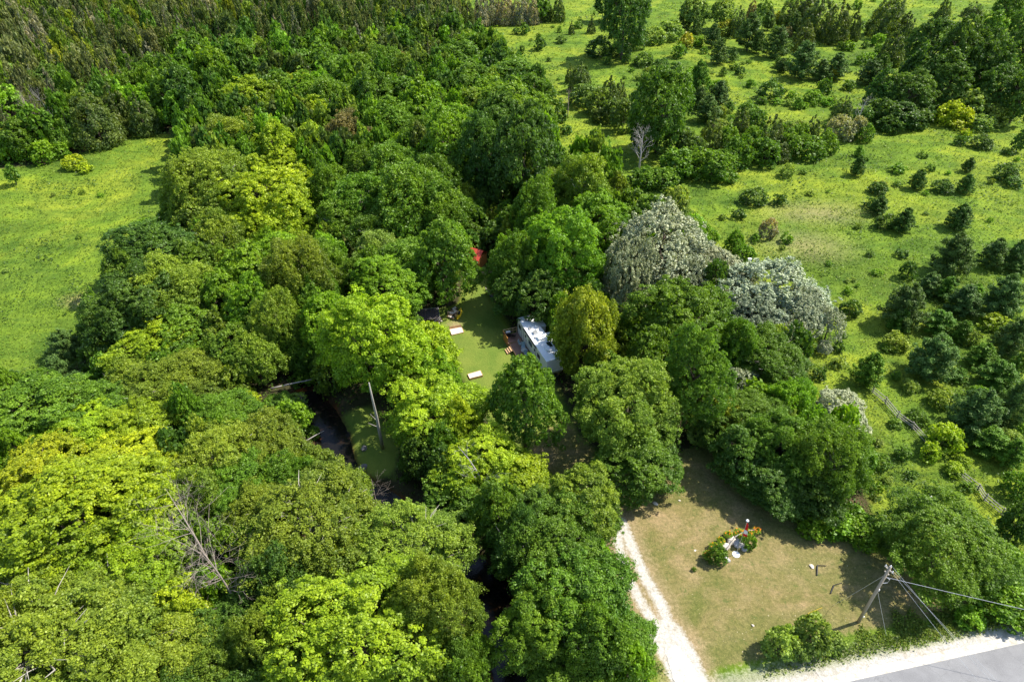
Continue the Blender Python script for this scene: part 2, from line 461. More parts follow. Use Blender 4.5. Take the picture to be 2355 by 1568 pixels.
# ---------------------------------------------------------------- foliage generators (numpy)
def nrm(a): return a/(np.linalg.norm(a, axis=-1, keepdims=True)+1e-9)
def rdir(rs, n): return nrm(rs.normal(size=(n, 3)))
def quads(C, N, L, W, rs, fold=.25):
    n = len(C)
    T = nrm(np.cross(N, rs.normal(size=(n, 3)))); B = np.cross(N, T)
    L = np.asarray(L).reshape(-1, 1)*np.ones((n, 1)); W = np.asarray(W).reshape(-1, 1)*np.ones((n, 1))
    dz = -N*L*fold
    V = np.stack([C+T*L+dz, C+B*W, C-T*L+dz*.6, C-B*W], 1).reshape(-1, 3)
    F = np.arange(4*n).reshape(n, 4)
    return V, F
def lobed(seed, nl, nc, nleaf, ls, lobe_r=.42, rc=.12, flat=.62, jit=.5, zmin=-.6, spiky=0, up=.7, cull=.66, squash=1.0, tall=1.3):
    rs = np.random.RandomState(seed)
    k = np.arange(nl)+.5
    z = 1-(1-zmin)*k/nl; ph = k*2.39996+rs.rand()*6
    r = np.sqrt(np.clip(1-z*z, 0, 1))
    D = nrm(np.stack([r*np.cos(ph), r*np.sin(ph), z], 1)+rs.normal(size=(nl, 3))*.13)
    rad = lobe_r*rs.uniform(.55, 1.3, nl)
    cen = D*(1-rad*.92)[:, None]*rs.uniform(.72, 1.2, nl)[:, None]
    cen = np.vstack([cen, rs.normal(size=(3, 3))*.15]); rad = np.append(rad, [.45]*3); D = np.vstack([D, rdir(rs, 3)])
    nl += 3
    li = np.repeat(np.arange(nl), nc)
    cd_ = nrm(rdir(rs, len(li))+D[li]*.75+np.array([0, 0, .35]))
    cp = cen[li]+cd_*np.array([1, 1, tall])*(rad[li]*rs.uniform(.84, 1.14, len(li)))[:, None]
    keep = np.ones(len(cp), bool)
    for j in range(nl):
        keep &= ~((np.linalg.norm(cp-cen[j], axis=1) < rad[j]*cull) & (li != j))
    cp = cp[keep]; cdk = cd_[keep]; lk = li[keep]
    cp = cp*(1+np.where(rs.rand(len(cp)) < .14, rs.uniform(.04, .16, len(cp)), 0))[:, None]
    cr = rc*rs.uniform(.45, 1.5, len(cp)); cv = rs.rand(len(cp)); lv = rs.rand(nl)
    ci = np.repeat(np.arange(len(cp)), nleaf)
    d = nrm(rdir(rs, len(ci))+np.array([0, 0, up])+cdk[ci]*.55)
    sc = np.array([1, 1, flat])
    pos = cp[ci]+d*sc*(cr[ci]*rs.uniform(.45, 1.3, len(ci)))[:, None]
    if spiky:
        pos += np.array([0, 0, 1])*(cr[ci]*rs.uniform(0, spiky, len(ci)))[:, None]
    N = nrm(d+rs.normal(size=d.shape)*jit)
    s = ls*rs.uniform(.5, 1.5, len(ci))
    a_ = np.arctan2(pos[:, 1], pos[:, 0]); w1, w2, w3 = rs.rand(3)*6.28
    warp = 1+.11*np.sin(2*a_+w1)+.08*np.sin(3*a_+w2+pos[:, 2]*2)+.05*np.sin(5*a_+w3)
    warp = warp*(1-.08*np.clip(pos[:, 2], -.2, 1.1))
    pos = pos*np.stack([warp, warp, 1+.10*np.sin(pos[:, 0]*3+w2)*np.cos(pos[:, 1]*3+w1)], 1)
    V, F = quads(pos*np.array([1, 1, squash]), N, s, s*.68, rs)
    v = np.clip(.45*cv[ci]+.55*rs.rand(len(ci)), 0, 1)
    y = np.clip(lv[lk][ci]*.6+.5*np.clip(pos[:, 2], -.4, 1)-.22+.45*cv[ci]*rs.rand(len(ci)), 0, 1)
    return V, F, v, y
def conical(seed, n, ls, power=.75, rough=.16, base=.9):
    rs = np.random.RandomState(seed)
    ncl = 150
    z = 1-2*np.sqrt(rs.rand(ncl))*.98; ph = rs.rand(ncl)*6.283
    prof = lambda z: np.clip((1-z)/2, 0, 1)**power*np.where(z < -.8, 1-((-.8-z)/.2)**2*.45, 1)
    rr = prof(z)*rs.uniform(.72, 1.06, ncl)*base
    c = np.stack([rr*np.cos(ph), rr*np.sin(ph), z], 1)
    c = np.vstack([c, [[0, 0, .93], [0, 0, .8], [0, 0, .98]]]); cv = rs.rand(len(c))
    ci = rs.randint(0, len(c), n)
    out = nrm(np.stack([c[:, 0], c[:, 1], .12+0*c[:, 0]], 1))
    d = nrm(rdir(rs, n)+out[ci]*.8+np.array([0, 0, .35]))
    cs = np.array([rough, rough, rough*1.0])*np.clip(prof(c[ci, 2]), .35, 1)[:, None]*1.25
    pos = c[ci]+d*cs*rs.uniform(.5, 1.1, n)[:, None]
    N = nrm(d+rs.normal(size=d.shape)*.55+out[ci]*.25)
    s = ls*rs.uniform(.6, 1.35, n)
    V, F = quads(pos, N, s, s*.55, rs)
    return V, F, np.clip(.5*cv[ci]+.5*rs.rand(n), 0, 1), np.clip(.8*cv[ci]-.1+.3*rs.rand(n), 0, 1)
def piney(seed, n, ls, levels=8, power=.6):
    rs = np.random.RandomState(seed)
    B = []
    for L in range(levels):
        z = -.85+1.75*(L+.4*rs.rand())/levels
        nb = rs.randint(6, 9) if L < levels-2 else 4
        rmax = (np.clip((1.02-z)/2, 0.02, 1)**power)*1.08
        if L == 0: rmax *= .8
        for k in range(nb):
            a = 6.283*(k+rs.rand()*.7)/nb
            B.append((z, a, rmax*rs.uniform(.7, 1.12), rs.rand()))
    B.append((.9, 0, .12, .5))
    B = np.array(B)
    bi = rs.randint(0, len(B), n)
    # points along boughs, denser towards tips
    t = rs.rand(n)**.6
    r = B[bi, 2]*t
    side = rs.normal(size=n)*.085*(1.2-t*.5)
    a = B[bi, 1]
    x = r*np.cos(a)-side*np.sin(a); y_ = r*np.sin(a)+side*np.cos(a)
    z = B[bi, 0]+.22*t*B[bi, 2]+rs.normal(size=n)*.05
    pos = np.stack([x, y_, z], 1)
    N = nrm(rs.normal(size=(n, 3))*.65+np.array([0, 0, .8])+np.stack([np.cos(a), np.sin(a), 0*a], 1)*.5)
    s = ls*rs.uniform(.6, 1.3, n)
    V, F = quads(pos, N, s, s*.4, rs)
    return V, F, np.clip(.4*B[bi, 3]+.6*rs.rand(n), 0, 1), .5*rs.rand(n)
PROTO = {}
RAW = {}
def proto(kind, lod, var):
    key = (kind, lod, var)
    if key in PROTO: return PROTO[key]
    seed = hash_(kind)*7+lod*31+var*101+3
    hi = lod == 2; md = lod == 1; vt = lod == 3; ut = lod == 4
    if kind == 'maple':
        a = (dict(nl=56, nc=46, nleaf=44, ls=.0175, lobe_r=.26, rc=.062) if ut else dict(nl=38, nc=40, nleaf=54, ls=.0215, lobe_r=.31, rc=.085) if vt else dict(nl=32, nc=28, nleaf=40, ls=.031, lobe_r=.34, rc=.10) if hi else
             dict(nl=18, nc=26, nleaf=20, ls=.058, lobe_r=.40, rc=.13) if md else dict(nl=12, nc=14, nleaf=11, ls=.115, lobe_r=.45, rc=.17))
        r = lobed(seed, **a, jit=.55, flat=.75) if 1 else 0
    elif kind == 'ash':
        a = (dict(nl=60, nc=54, nleaf=40, ls=.0150, lobe_r=.24, rc=.056) if ut else dict(nl=40, nc=54, nleaf=46, ls=.0185, lobe_r=.28, rc=.075) if vt else dict(nl=34, nc=36, nleaf=36, ls=.028, lobe_r=.32, rc=.10) if hi else
             dict(nl=20, nc=28, nleaf=19, ls=.053, lobe_r=.38, rc=.13) if md else dict(nl=12, nc=15, nleaf=11, ls=.105, lobe_r=.42, rc=.17))
        r = lobed(seed, **a, jit=.75, flat=.95, up=.35, cull=.6)
    elif kind == 'poplar':
        a = (dict(nl=30, nc=70, nleaf=30, ls=.021, lobe_r=.33, rc=.05) if lod >= 2 else dict(nl=18, nc=44, nleaf=14, ls=.042, lobe_r=.40, rc=.07))
        r = lobed(seed, **a, jit=.75, flat=1.4, spiky=1.6, up=.8, cull=.75, tall=1.05)
    elif kind == 'bush':
        a = (dict(nl=16, nc=26, nleaf=18, ls=.058, lobe_r=.42, rc=.13) if lod >= 2 else dict(nl=13, nc=18, nleaf=12, ls=.085, lobe_r=.46, rc=.16) if md else dict(nl=8, nc=9, nleaf=9, ls=.15, lobe_r=.5, rc=.22))
        r = lobed(seed, **a, jit=.7, flat=.9, zmin=-.95, up=.4, spiky=.5)
    elif kind == 'cedar':
        r = conical(seed, {0: 1500, 1: 4500, 2: 11000, 3: 20000}[lod], {0: .10, 1: .062, 2: .042, 3: .03}[lod])
    elif kind == 'oval':
        r = conical(seed, {0: 1500, 1: 4500, 2: 11000, 3: 20000}[lod], {0: .11, 1: .068, 2: .046, 3: .034}[lod], power=.42, rough=.24)
    elif kind == 'pine':
        r = piney(seed, {0: 2200, 1: 6500, 2: 14000, 3: 20000}[lod], {0: .10, 1: .066, 2: .048, 3: .04}[lod])
    V, Fq, v, y = r
    RAW[key] = r
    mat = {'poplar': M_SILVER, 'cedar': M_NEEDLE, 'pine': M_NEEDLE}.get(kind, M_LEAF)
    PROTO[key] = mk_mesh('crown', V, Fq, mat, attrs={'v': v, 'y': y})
    return PROTO[key]
def hash_(s): return sum(ord(c)*(i+1) for i, c in enumerate(s))

# trunks: unit proto, z 0..1 up to 80 % of the tree height, limbs reach into the crown (x,y in crown radii)
def trunk_mesh(seed, mat, reach=.7, nl=7, r0=.055):
    rs = random.Random(seed); m = MB()
    pts = [(rs.uniform(-.03, .03)*k, rs.uniform(-.03, .03)*k, k/5) for k in range(6)]
    m.tube(pts, [r0*1.25, r0, r0*.85, r0*.7, r0*.45, r0*.12], 7)
    for i in range(nl):
        a = i*2.4+rs.random(); z0 = rs.uniform(.35, .8); q = rs.uniform(.5, 1)*reach
        k = int(z0*5); p0 = Vector(pts[k]).lerp(Vector(pts[min(k+1, 5)]), z0*5-k)
        p1 = p0+Vector((math.cos(a)*q*.45, math.sin(a)*q*.45, .10)); p2 = p0+Vector((math.cos(a+.2)*q*.8, math.sin(a+.2)*q*.8, .22))
        p3 = p0+Vector((math.cos(a+.1)*q, math.sin(a+.1)*q, .34))
        m.tube([p0, p1, p2, p3], [r0*.5, r0*.35, r0*.22, r0*.06], 5)
        for s_ in (-1, 1):
            e = p1+Vector((math.cos(a+s_*.8)*q*.5, math.sin(a+s_*.8)*q*.5, .2))
            m.tube([p1, p1.lerp(e, .5)+Vector((0, 0, .02)), e], [r0*.25, r0*.16, r0*.04], 4)
    return m.mesh('trunk', mat, True)
TR = [trunk_mesh(i, M_BARK) for i in range(4)]
TRP = [trunk_mesh(20+i, M_PALEBARK, .98, 12, .04) for i in range(3)]
TRS = []
for i in range(3):
    m = MB(); m.tube([(0, 0, 0), (.02, 0, .3), (-.02, .02, .7), (0, 0, 1)], [.05, .042, .03, .006], 6)
    rs_ = random.Random(i)
    for k in range(9):
        z = .2+.075*k; a = k*2.4+i; q = (1-z)*.75
        m.tube([(0, 0, z), (math.cos(a)*q, math.sin(a)*q, z+.06)], [.014, .004], 4)
    TRS.append(m.mesh('trunk', M_BARK, True))

CL = {   # linear base colours and the words for them
 'lime': ((.205, .315, .016), 'lime green'), 'yellow': ((.245, .335, .016), 'yellow-green'), 'bright': ((.125, .255, .016), 'bright green'),
 'green': ((.092, .190, .018), 'mid green'), 'dark': ((.066, .142, .022), 'dark green'), 'olive': ((.145, .230, .028), 'olive green'),
 'light': ((.180, .28, .060), 'pale green'), 'cedar': ((.118, .155, .046), 'olive brown'), 'dcedar': ((.080, .128, .030), 'dark olive'),
 'gold': ((.200, .265, .024), 'golden olive'), 'pine': ((.092, .165, .038), 'blue-green'), 'brown': ((.15, .145, .065), 'russet brown'),
 'silver': ((.31, .35, .235), 'silvery white'), 'khaki': ((.150, .185, .075), 'khaki olive'), 'grey': ((.23, .24, .18), 'grey'),
 'sgrey': ((.24, .285, .18), 'grey-silver'), 'gold2': ((.24, .27, .03), 'golden yellow')}
KN = {'maple': ('broadleaf_tree', 'broadleaf tree'), 'ash': ('leafy_tree', 'feathery-leaved tree'), 'poplar': ('silver_poplar', 'poplar tree'),
      'cedar': ('cedar_tree', 'conical cedar'), 'oval': ('cedar_tree', 'rounded cedar'), 'pine': ('pine_tree', 'pine tree'), 'bush': ('shrub', 'shrub')}
GRP = {'maple': 'broadleaf trees of the wood', 'ash': 'feathery-leaved trees of the wood', 'poplar': 'silver poplars behind the campsite', 'cedar': 'conical cedars', 'oval': 'rounded cedars',
       'pine': 'pine trees', 'bush': 'shrubs growing in the open and along the edges'}
PLACED = []     # x, y, r
THINGS = []     # for labelling: obj, kind, colour word, fx, fy, size
def add_tree(x, y, a, b, hc, kind, colk, fx, fy, rpx, pale=False):
    rnd = random.random
    c, word = CL[colk]
    g_ = random.uniform(.86, 1.16); h_ = random.uniform(-.07, .07)
    colr = (c[0]*g_*(1+h_), c[1]*g_, c[2]*g_*(1-h_), 1)
    lod = 4 if rpx > 118 and kind in ('maple', 'ash') else 3 if rpx > 78 else 2 if rpx > 42 else 1 if rpx > 17 else 0
    if kind == 'bush' and lod > 2: lod = 2
    if kind == 'poplar': lod = max(1, min(lod, 2))
    var = random.randrange(3 if lod >= 3 else 4 if lod else 3)
    me = proto(kind, lod, var)
    z0 = gz(x, y)
    e = empty(KN[kind][0], (x, y, z0))
    rz = rnd()*6.283
    cr = link('crown', me, e, (0, 0, hc), rz, (a, a*random.uniform(.92, 1.08), b), colr)
    top = hc+b
    if kind in ('cedar', 'pine', 'oval'):
        link('trunk', TRS[random.randrange(3)], e, (0, 0, 0), rz, (a, a, top*.93))
    elif kind == 'bush':
        link('stems', TRS[random.randrange(3)], e, (0, 0, 0), rz, (a*.6, a*.6, top*.8))
    else:
        link('trunk', (TRP if pale or (kind == 'ash' and random.random() < .35) else TR)[random.randrange(3)], e, (0, 0, 0), rz, (a, a, top*(.95 if pale else .8)))
    PLACED.append((x, y, a))
    THINGS.append([e, kind, word, fx, fy, a])
    return e
def solve(cx, cy, rx, ry, clear, cap=2.4):
    hc = 5.0
    for _ in range(12):
        dx, dy, dz = ray(cx, cy); t = (H-hc)/(-dz)
        a = rx/FPX*t; rw = ry/FPX*t
        s2 = dz*dz/(dx*dx+dy*dy+dz*dz); c2 = 1-s2
        b = math.sqrt(max((rw*rw-a*a*s2)/c2, 0)); b = min(max(b, .6*a), cap*a)
        hc = .5*hc+.5*(b*(1+clear))
    return dx*t, dy*t, a, b, hc
def T(kind, colk, *items, clear=.3, pale=False):
    for it in items:
        cx, cy, rx, ry = it[:4]
        cl = 0.0 if kind == 'bush' else .02 if kind in ('cedar', 'pine', 'oval') else clear
        if kind == 'bush': cl = -.2
        x, y, a, b, hc = solve(cx, cy, rx*.98, ry*.98, cl, 1.45 if kind in ('maple', 'ash', 'poplar') else 2.4)
        add_tree(x, y, a, b, hc, kind, colk, cx, cy, rx, pale)

# --- hand-read crowns (cx, cy, rx, ry in the measuring frame)
# around the campsite clearing
T('maple', 'lime', (862,800,108,112), (978,822,72,66), (1000,952,98,86), (1055,985,52,62), (1105,1062,92,80), (1190,1105,75,62))
T('maple', 'green', (1055,1130,70,60), (1148,1195,65,75))
T('maple', 'green', (1210,936,78,114))
T('ash', 'gold', (1350,774,72,94), clear=.2)
T('ash', 'olive', (1440,940,128,115))
T('maple', 'green', (1465,1070,100,80), clear=.1)
T('maple', 'green', (1560,745,102,98), (1592,880,80,112))
T('maple', 'green', (1500,840,62,75), (1385,862,40,52))
T('maple', 'bright', (885,668,82,68), (1300,590,80,98), (750,745,58,80))
T('maple', 'green', (1024,614,66,86), clear=.15)
T('ash', 'green', (945,600,70,48), (1230,500,55,75), (1190,620,55,70))
T('ash', 'olive', (1340,440,58,70), (1250,440,55,55), (1420,440,24,36))
T('maple', 'bright', (1375,510,62,60), (1400,570,45,55), (1240,560,50,60))
T('maple', 'dark', (1180,680,45,50), (1240,690,60,60), (1330,670,50,50))
T('oval', 'gold', (1178,540,36,55), (1130,505,26,34))
T('maple', 'light', (1550,478,34,45))
T('maple', 'bright', (1690,563,19,34), (1708,588,24,24))
T('bush', 'bright', (1600,520,28,22), (1630,545,24,20), (1570,500,20,16), (1738,549,10,9), (1810,550,14,12))
T('bush', 'grey', (1766,530,19,23))
# silver poplars
T('poplar', 'silver', (1515,590,112,100), (1620,622,84,62), (1690,662,44,34), (1765,680,108,68), (1842,722,60,56), (1905,752,32,38), (1930,950,66,50), clear=.05)
T('poplar', 'sgrey', (1450,650,68,92), (1575,660,60,60), (1730,745,75,60), (1690,700,50,50), clear=.05)
T('poplar', 'silver', (1700,885,42,40), (1805,905,34,34), (1650,925,30,34), (1380,705,34,38), (1818,770,40,40), (1895,800,18,16), clear=.0)
T('ash', 'green', (1762,825,88,66), (1695,800,48,60), (1720,960,82,58))
T('ash', 'gold', (1690,965,62,52))
T('ash', 'green', (1905,1060,88,92), (1790,1030,88,82), clear=.1)
T('maple', 'dark', (1790,1115,80,66), (1700,1050,62,62), (1862,1135,66,60), (1650,990,45,45), clear=.1)
T('bush', 'light', (1610,990,38,32), (1950,1010,30,30))
T('bush', 'bright', (1925,1208,40,20), (1870,1205,38,20), (1985,1228,40,17), (1960,1190,36,18), (2010,1210,28,13))
T('ash', 'green', (2170,1255,128,108), clear=.12)
T('bush', 'light', (2062,1238,34,22))
T('bush', 'bright', (2320,1385,60,48), (2300,1290,60,34), (2230,1420,30,16), (2354,1330,50,40), (2350,1420,40,28))
T('maple', 'dark', (2345,1205,42,58), clear=.05)
T('bush', 'light', (1795,1480,36,38), (1868,1462,42,44), (1915,1478,26,24), (1832,1495,26,26))
# bottom centre
T('maple', 'olive', (1345,1165,82,82))
T('ash', 'green', (1270,1255,125,112), clear=.4)
T('ash', 'dark', (1195,1250,62,92))
T('maple', 'green', (1320,1375,112,108), (1235,1440,88,92), (1370,1480,70,80))
T('ash', 'green', (1440,1475,66,56), (1385,1410,42,55), (1320,1560,90,60))
T('ash', 'olive', (715,1215,150,105), (945,1270,138,105), (600,1180,80,75), pale=True)
T('ash', 'olive', (1000,1400,88,118))
T('maple', 'lime', (822,1450,190,155), (760,1310,60,60))
T('ash', 'green', (1090,1515,44,55))
T('maple', 'lime', (1100,1490,26,34))
T('ash', 'dark', (640,1330,70,75), (1050,1530,50,60))
T('maple', 'yellow', (110,1115,125,78), (300,1085,105,66))
T('maple', 'lime', (200,1195,180,95), (370,1180,90,85), (60,1210,110,90), (330,1290,130,95), (410,1400,75,70))
T('ash', 'olive', (110,1345,120,85), (280,1385,130,95), (150,1490,190,110), (370,1500,110,85), (40,1450,90,100), pale=True)
T('ash', 'olive', (500,1530,60,60), (590,1480,60,75))
T('maple', 'dark', (560,1400,60,55), (470,1450,50,50))
T('ash', 'green', (560,1500,44,50), (640,1540,50,45))
# left middle
T('ash', 'olive', (505,1065,100,88), (610,1035,90,78), (470,1150,60,70))
T('ash', 'green', (560,1130,90,80), (520,960,80,62), (700,1090,44,55), (640,1110,60,60))
T('maple', 'lime', (345,805,80,62), (330,985,85,68), (205,1000,90,62), (420,900,60,48), (560,930,40,36))
T('maple', 'green', (95,955,115,65), (50,1020,80,62), (260,945,80,55), (170,930,70,48))
T('ash', 'olive', (370,900,90,60), (460,870,80,60), (300,870,55,48))
T('bush', 'green', (250,860,45,40))
T('pine', 'pine', (145,788,46,40), (128,852,46,40), (60,900,46,34), (175,880,44,34), (285,915,30,34), (30,870,30,26))
T('maple', 'dark', (232,775,36,48))
T('maple', 'bright', (667,965,40,42), (655,920,28,22))
T('ash', 'light', (740,1050,30,58), clear=.05)
T('ash', 'olive', (640,1010,50,42), (680,1060,44,44))
T('ash', 'olive', (700,1075,40,44), (745,1120,42,44), (812,1100,34,38), (1010,1225,34,38))
T('maple', 'green', (738,800,44,46), (655,930,44,36))
T('bush', 'green', (715,985,18,16), (790,1085,20,16), (690,860,26,20), (1150,1300,20,20), (1098,1400,14,20))
T('maple', 'bright', (660,800,34,36))
T('ash', 'green', (800,1130,44,42), (770,1160,40,34))
# mid-left wood
T('maple', 'dark', (352,600,108,78), (320,710,92,85))
T('ash', 'olive', (400,680,98,82))
T('maple', 'green', (450,625,60,60), (300,640,55,60), (545,810,66,60), (430,770,75,60))
T('maple', 'bright', (575,640,72,68), (650,600,66,58), (520,690,60,62), (590,720,52,70))
T('maple', 'lime', (620,470,92,80), (690,440,42,48), (600,410,50,44))
T('maple', 'lime', (640,355,50,62), (600,530,80,60), (655,400,50,48), (715,335,42,42))
T('ash', 'olive', (485,430,90,82), (525,335,66,56), (480,500,74,58), (570,300,40,40), (440,480,52,60), (505,560,55,60))
T('ash', 'olive', (690,640,80,92), (640,750,55,95), (590,830,50,55))
T('ash', 'green', (725,690,62,70), (750,610,50,50), (830,650,50,52), (690,800,50,45))
T('oval', 'cedar', (795,575,28,48), (545,840,36,36), (635,700,26,55))
T('ash', 'green', (905,400,62,60), (830,470,72,68), (945,470,78,80), (1020,500,60,62), (790,510,60,56), (870,540,60,50), (1000,430,55,60), (760,450,48,60))
T('ash', 'light', (905,385,34,42), (975,470,44,60), (870,580,50,44))
T('ash', 'brown', (800,320,44,52), (850,350,30,40))
T('maple', 'dark', (1112,375,60,98), (1205,370,76,112), (1150,290,60,62))
T('maple', 'bright', (1028,355,62,78), (1010,298,52,50), (1180,265,74,64), (1125,240,60,48), (1050,310,55,55), (1010,190,30,44), (968,255,42,56), (700,225,46,48))
T('maple', 'lime', (1155,255,52,46), (720,275,44,40), (600,225,48,38))
T('maple', 'green', (900,300,52,56), (1085,200,60,46), (1180,185,70,44), (1060,150,52,44), (1230,235,46,52), (1235,310,46,66), (860,230,48,56), (930,230,40,46), (780,190,52,44))
T('ash', 'green', (760,240,50,50), (820,180,46,44), (890,160,52,44), (1130,155,30,34), (960,330,44,50), (830,400,44,50))
T('oval', 'dcedar', (925,150,34,40), (985,130,36,44), (870,95,36,48), (800,100,34,46), (1030,60,40,58), (960,60,44,54), (900,45,34,46), (1040,110,30,40))
T('ash', 'brown', (930,165,30,32), (975,150,22,20))
T('bush', 'grey', (1108,118,16,15), (1125,130,14,12))
# upper left
T('oval', 'dcedar', (211,272,56,62), (264,250,42,56), (322,262,36,46), (150,260,40,50))
T('oval', 'cedar', (480,262,22,38), (500,225,14,22), (80,180,26,40), (175,170,28,44), (250,150,26,44))
T('maple', 'dark', (118,192,46,36), (418,215,36,62), (391,182,26,42), (455,145,36,38))
T('maple', 'bright', (493,172,38,58), (354,212,22,46), (374,272,20,20), (20,180,30,30), (18,255,42,46))
T('maple', 'lime', (320,172,18,16), (575,240,55,50), (530,240,34,36), (690,215,44,36))
T('maple', 'green', (636,222,42,42), (640,278,52,34), (544,122,46,26), (578,150,32,36), (640,160,30,36), (690,160,34,40), (738,290,36,34), (740,150,36,40), (300,210,28,50), (455,190,26,40))
T('pine', 'pine', (411,300,26,24), (560,50,20,28))
T('cedar', 'pine', (193,68,17,28))
T('pine', 'green', (240,62,24,26), (260,85,20,20))
T('bush', 'green', (452,292,22,24), (330,300,14,12))
T('bush', 'bright', (99,355,30,24), (60,350,26,22), (20,345,30,34), (140,350,20,16))
T('maple', 'green', (48,318,36,38), (120,300,26,32))
T('bush', 'yellow', (170,376,24,15), (195,388,16,11))
T('maple', 'green', (27,402,14,24))
# strip of grey trees at the top
T('oval', 'grey', (1105,25,20,34), (1130,18,22,36), (1160,20,24,34), (1195,20,22,34), (1222,22,18,32))
T('oval', 'dcedar', (1075,30,20,34), (1255,18,16,28), (1285,20,16,28))
T('maple', 'green', (1245,22,16,24))
# right top
T('maple', 'dark', (1437,44,50,70), (1400,10,28,30), (1470,20,24,46))
T('bush', 'dark', (1378,114,28,20), (1452,90,34,24), (1425,118,24,15))
T('bush', 'light', (1540,75,32,20), (1505,85,28,18))
T('maple', 'light', (1600,30,30,30), (1660,30,28,30), (1758,36,17,34))
T('oval', 'dcedar', (1574,38,17,28), (1697,50,20,32), (1884,35,40,46), (1850,20,34,36), (1928,50,32,46), (1965,58,18,34), (2037,38,36,44), (2060,12,26,24), (2084,58,22,28), (2054,110,28,38), (2082,100,18,38), (1850,84,28,32), (1815,30,24,30))
T('pine', 'pine', (1726,72,36,42), (1789,96,38,36), (1850,138,46,42), (1925,152,36,30), (1602,62,17,22), (1656,118,28,28), (1640,82,22,26), (1829,52,20,24), (1890,160,28,24), (2006,165,40,30), (1629,250,36,32), (1655,215,34,30), (1610,225,26,26), (1745,95,22,26), (1687,126,14,16), (1770,45,18,24), (1800,150,20,16))
T('pine', 'green', (1607,182,30,42), (2030,150,24,26))
T('oval', 'brown', (1602,192,14,20), (1730,22,12,20), (1812,72,12,12))
T('bush', 'gold2', (1578,97,16,16), (1668,68,20,16), (1914,173,13,14), (1785,48,13,14))
T('bush', 'dark', (1772,211,26,20), (1897,204,14,18), (1806,148,14,12), (1700,165,10,9), (1935,108,9,9), (1990,105,8,8))
T('oval', 'dcedar', (2171,26,18,28), (2240,22,22,16))
T('maple', 'green', (2316,22,28,28), (2275,70,28,32), (2346,58,20,26), (2240,110,30,24))
T('maple', 'dark', (2140,120,52,62), (2205,140,56,84), (2262,160,46,80), (2325,145,44,90), (2165,190,56,56), (2115,170,40,46), (2300,210,50,50), (2345,230,36,50), clear=.15)
T('maple', 'dark', (2092,222,50,44), (2030,215,30,40), (2070,265,40,24), clear=.1)
T('bush', 'dark', (2110,275,34,20), (2030,262,32,28), (2045,290,26,18), (2150,262,24,18), (1985,275,22,20))
T('bush', 'yellow', (2183,266,30,26), (2215,275,22,20), (2200,290,16,9), (2220,312,11,11))
T('bush', 'light', (2240,250,36,32), (2285,268,30,22), (2255,285,26,14))
# right middle belt
T('maple', 'green', (1520,262,66,88), (1490,300,36,44), clear=.05)
T('maple', 'green', (1570,230,28,36), clear=.05)
T('oval', 'dcedar', (1335,178,28,32), (1312,172,14,18), (1402,218,26,40), (1636,312,30,44), (1704,290,26,40), (1775,310,34,44), (1867,300,20,34), (1938,252,25,30), (1790,340,30,30), (1425,215,18,30))
T('bush', 'pine', (1340,225,32,24), (1375,240,28,28), (1433,275,30,36), (1380,268,22,17), (1460,250,26,30), (1410,260,26,26), (1480,225,18,18), (1560,330,32,34), (1590,345,30,30))
T('bush', 'green', (1552,386,38,34), (1478,413,30,24), (1524,412,36,16), (1639,386,48,36), (1597,375,36,30), (1697,357,32,34), (1761,354,36,30), (1812,340,28,30), (1857,343,38,20), (1901,333,25,25), (1670,330,28,30), (1730,330,26,30), (1990,310,20,20), (1835,320,22,26), (1740,275,22,18), (1720,255,22,16))
T('bush', 'sgrey', (1931,300,30,27), (1972,300,20,24))
T('bush', 'dark', (1300,300,14,10), (1289,268,14,18), (1330,335,9,5), (1242,140,1,1))
T('bush', 'bright', (1870,225,20,12), (1900,235,16,9))
T('maple', 'green', (1368,325,17,20), clear=.5)
# shrubs on the far meadow
T('bush', 'dark', (1206,70,11,11), (1186,73,8,7), (1241,104,13,14), (1239,88,6,8), (1166,128,14,12), (1199,117,6,9), (1090,80,8,9), (1289,93,12,7), (1262,138,5,5), (1395,142,10,9), (1438,138,9,10), (1520,150,18,12), (1480,140,22,12), (1555,160,14,12))
T('cedar', 'dcedar', (1314,63,8,15), (1360,58,12,18))
T('bush', 'green', (1366,32,3,5), (1378,50,3,5), (1330,60,10,7), (1286,70,5,7))
# meadow on the right, pines and shrubs
T('pine', 'dark', (1974,381,22,24), (2113,413,24,24), (2229,379,18,18), (2224,422,25,24), (2023,472,26,24), (2081,505,33,30), (2210,498,36,32))
T('pine', 'pine', (2197,583,56,54), (2290,580,42,38), (2343,583,32,38), (2084,700,58,58), (2220,688,50,42), (2312,678,60,54), (2149,818,68,62), (2330,775,46,50), (2252,945,70,66), (2330,930,44,62), (2140,650,34,30))
T('pine', 'green', (2070,735,36,32), (2163,740,48,34), (2002,848,42,46), (2262,815,42,34), (2300,860,56,42), (2180,660,32,30), (2278,1010,56,44), (2330,1040,36,40), (2340,840,26,36), (2215,760,30,28))
T('bush', 'dark', (2021,436,20,12), (2169,432,22,13), (1734,456,28,17), (1792,462,14,13), (1700,493,16,12), (2088,625,18,20), (2037,513,22,18), (1955,712,22,20), (2003,470,14,12), (2000,585,9,6), (2260,330,22,12), (2210,325,14,11), (2315,400,24,18), (2075,585,14,9), (2330,420,18,12), (1930,800,12,12), (1885,860,16,14), (2320,350,12,8))
T('maple', 'dark', (2345,328,15,34), clear=.05)
T('bush', 'gold2', (2025,428,14,7), (1795,458,8,6), (2173,425,9,5), (2218,305,9,7))
T('bush', 'lime', (2170,1010,36,34), (2140,1040,24,22), (2195,1080,22,15), (2215,1060,18,14), (2290,745,28,14))
T('bush', 'green', (2110,960,24,14), (2060,975,14,8), (2225,1120,16,9), (2020,1060,24,10), (2340,1120,30,30))

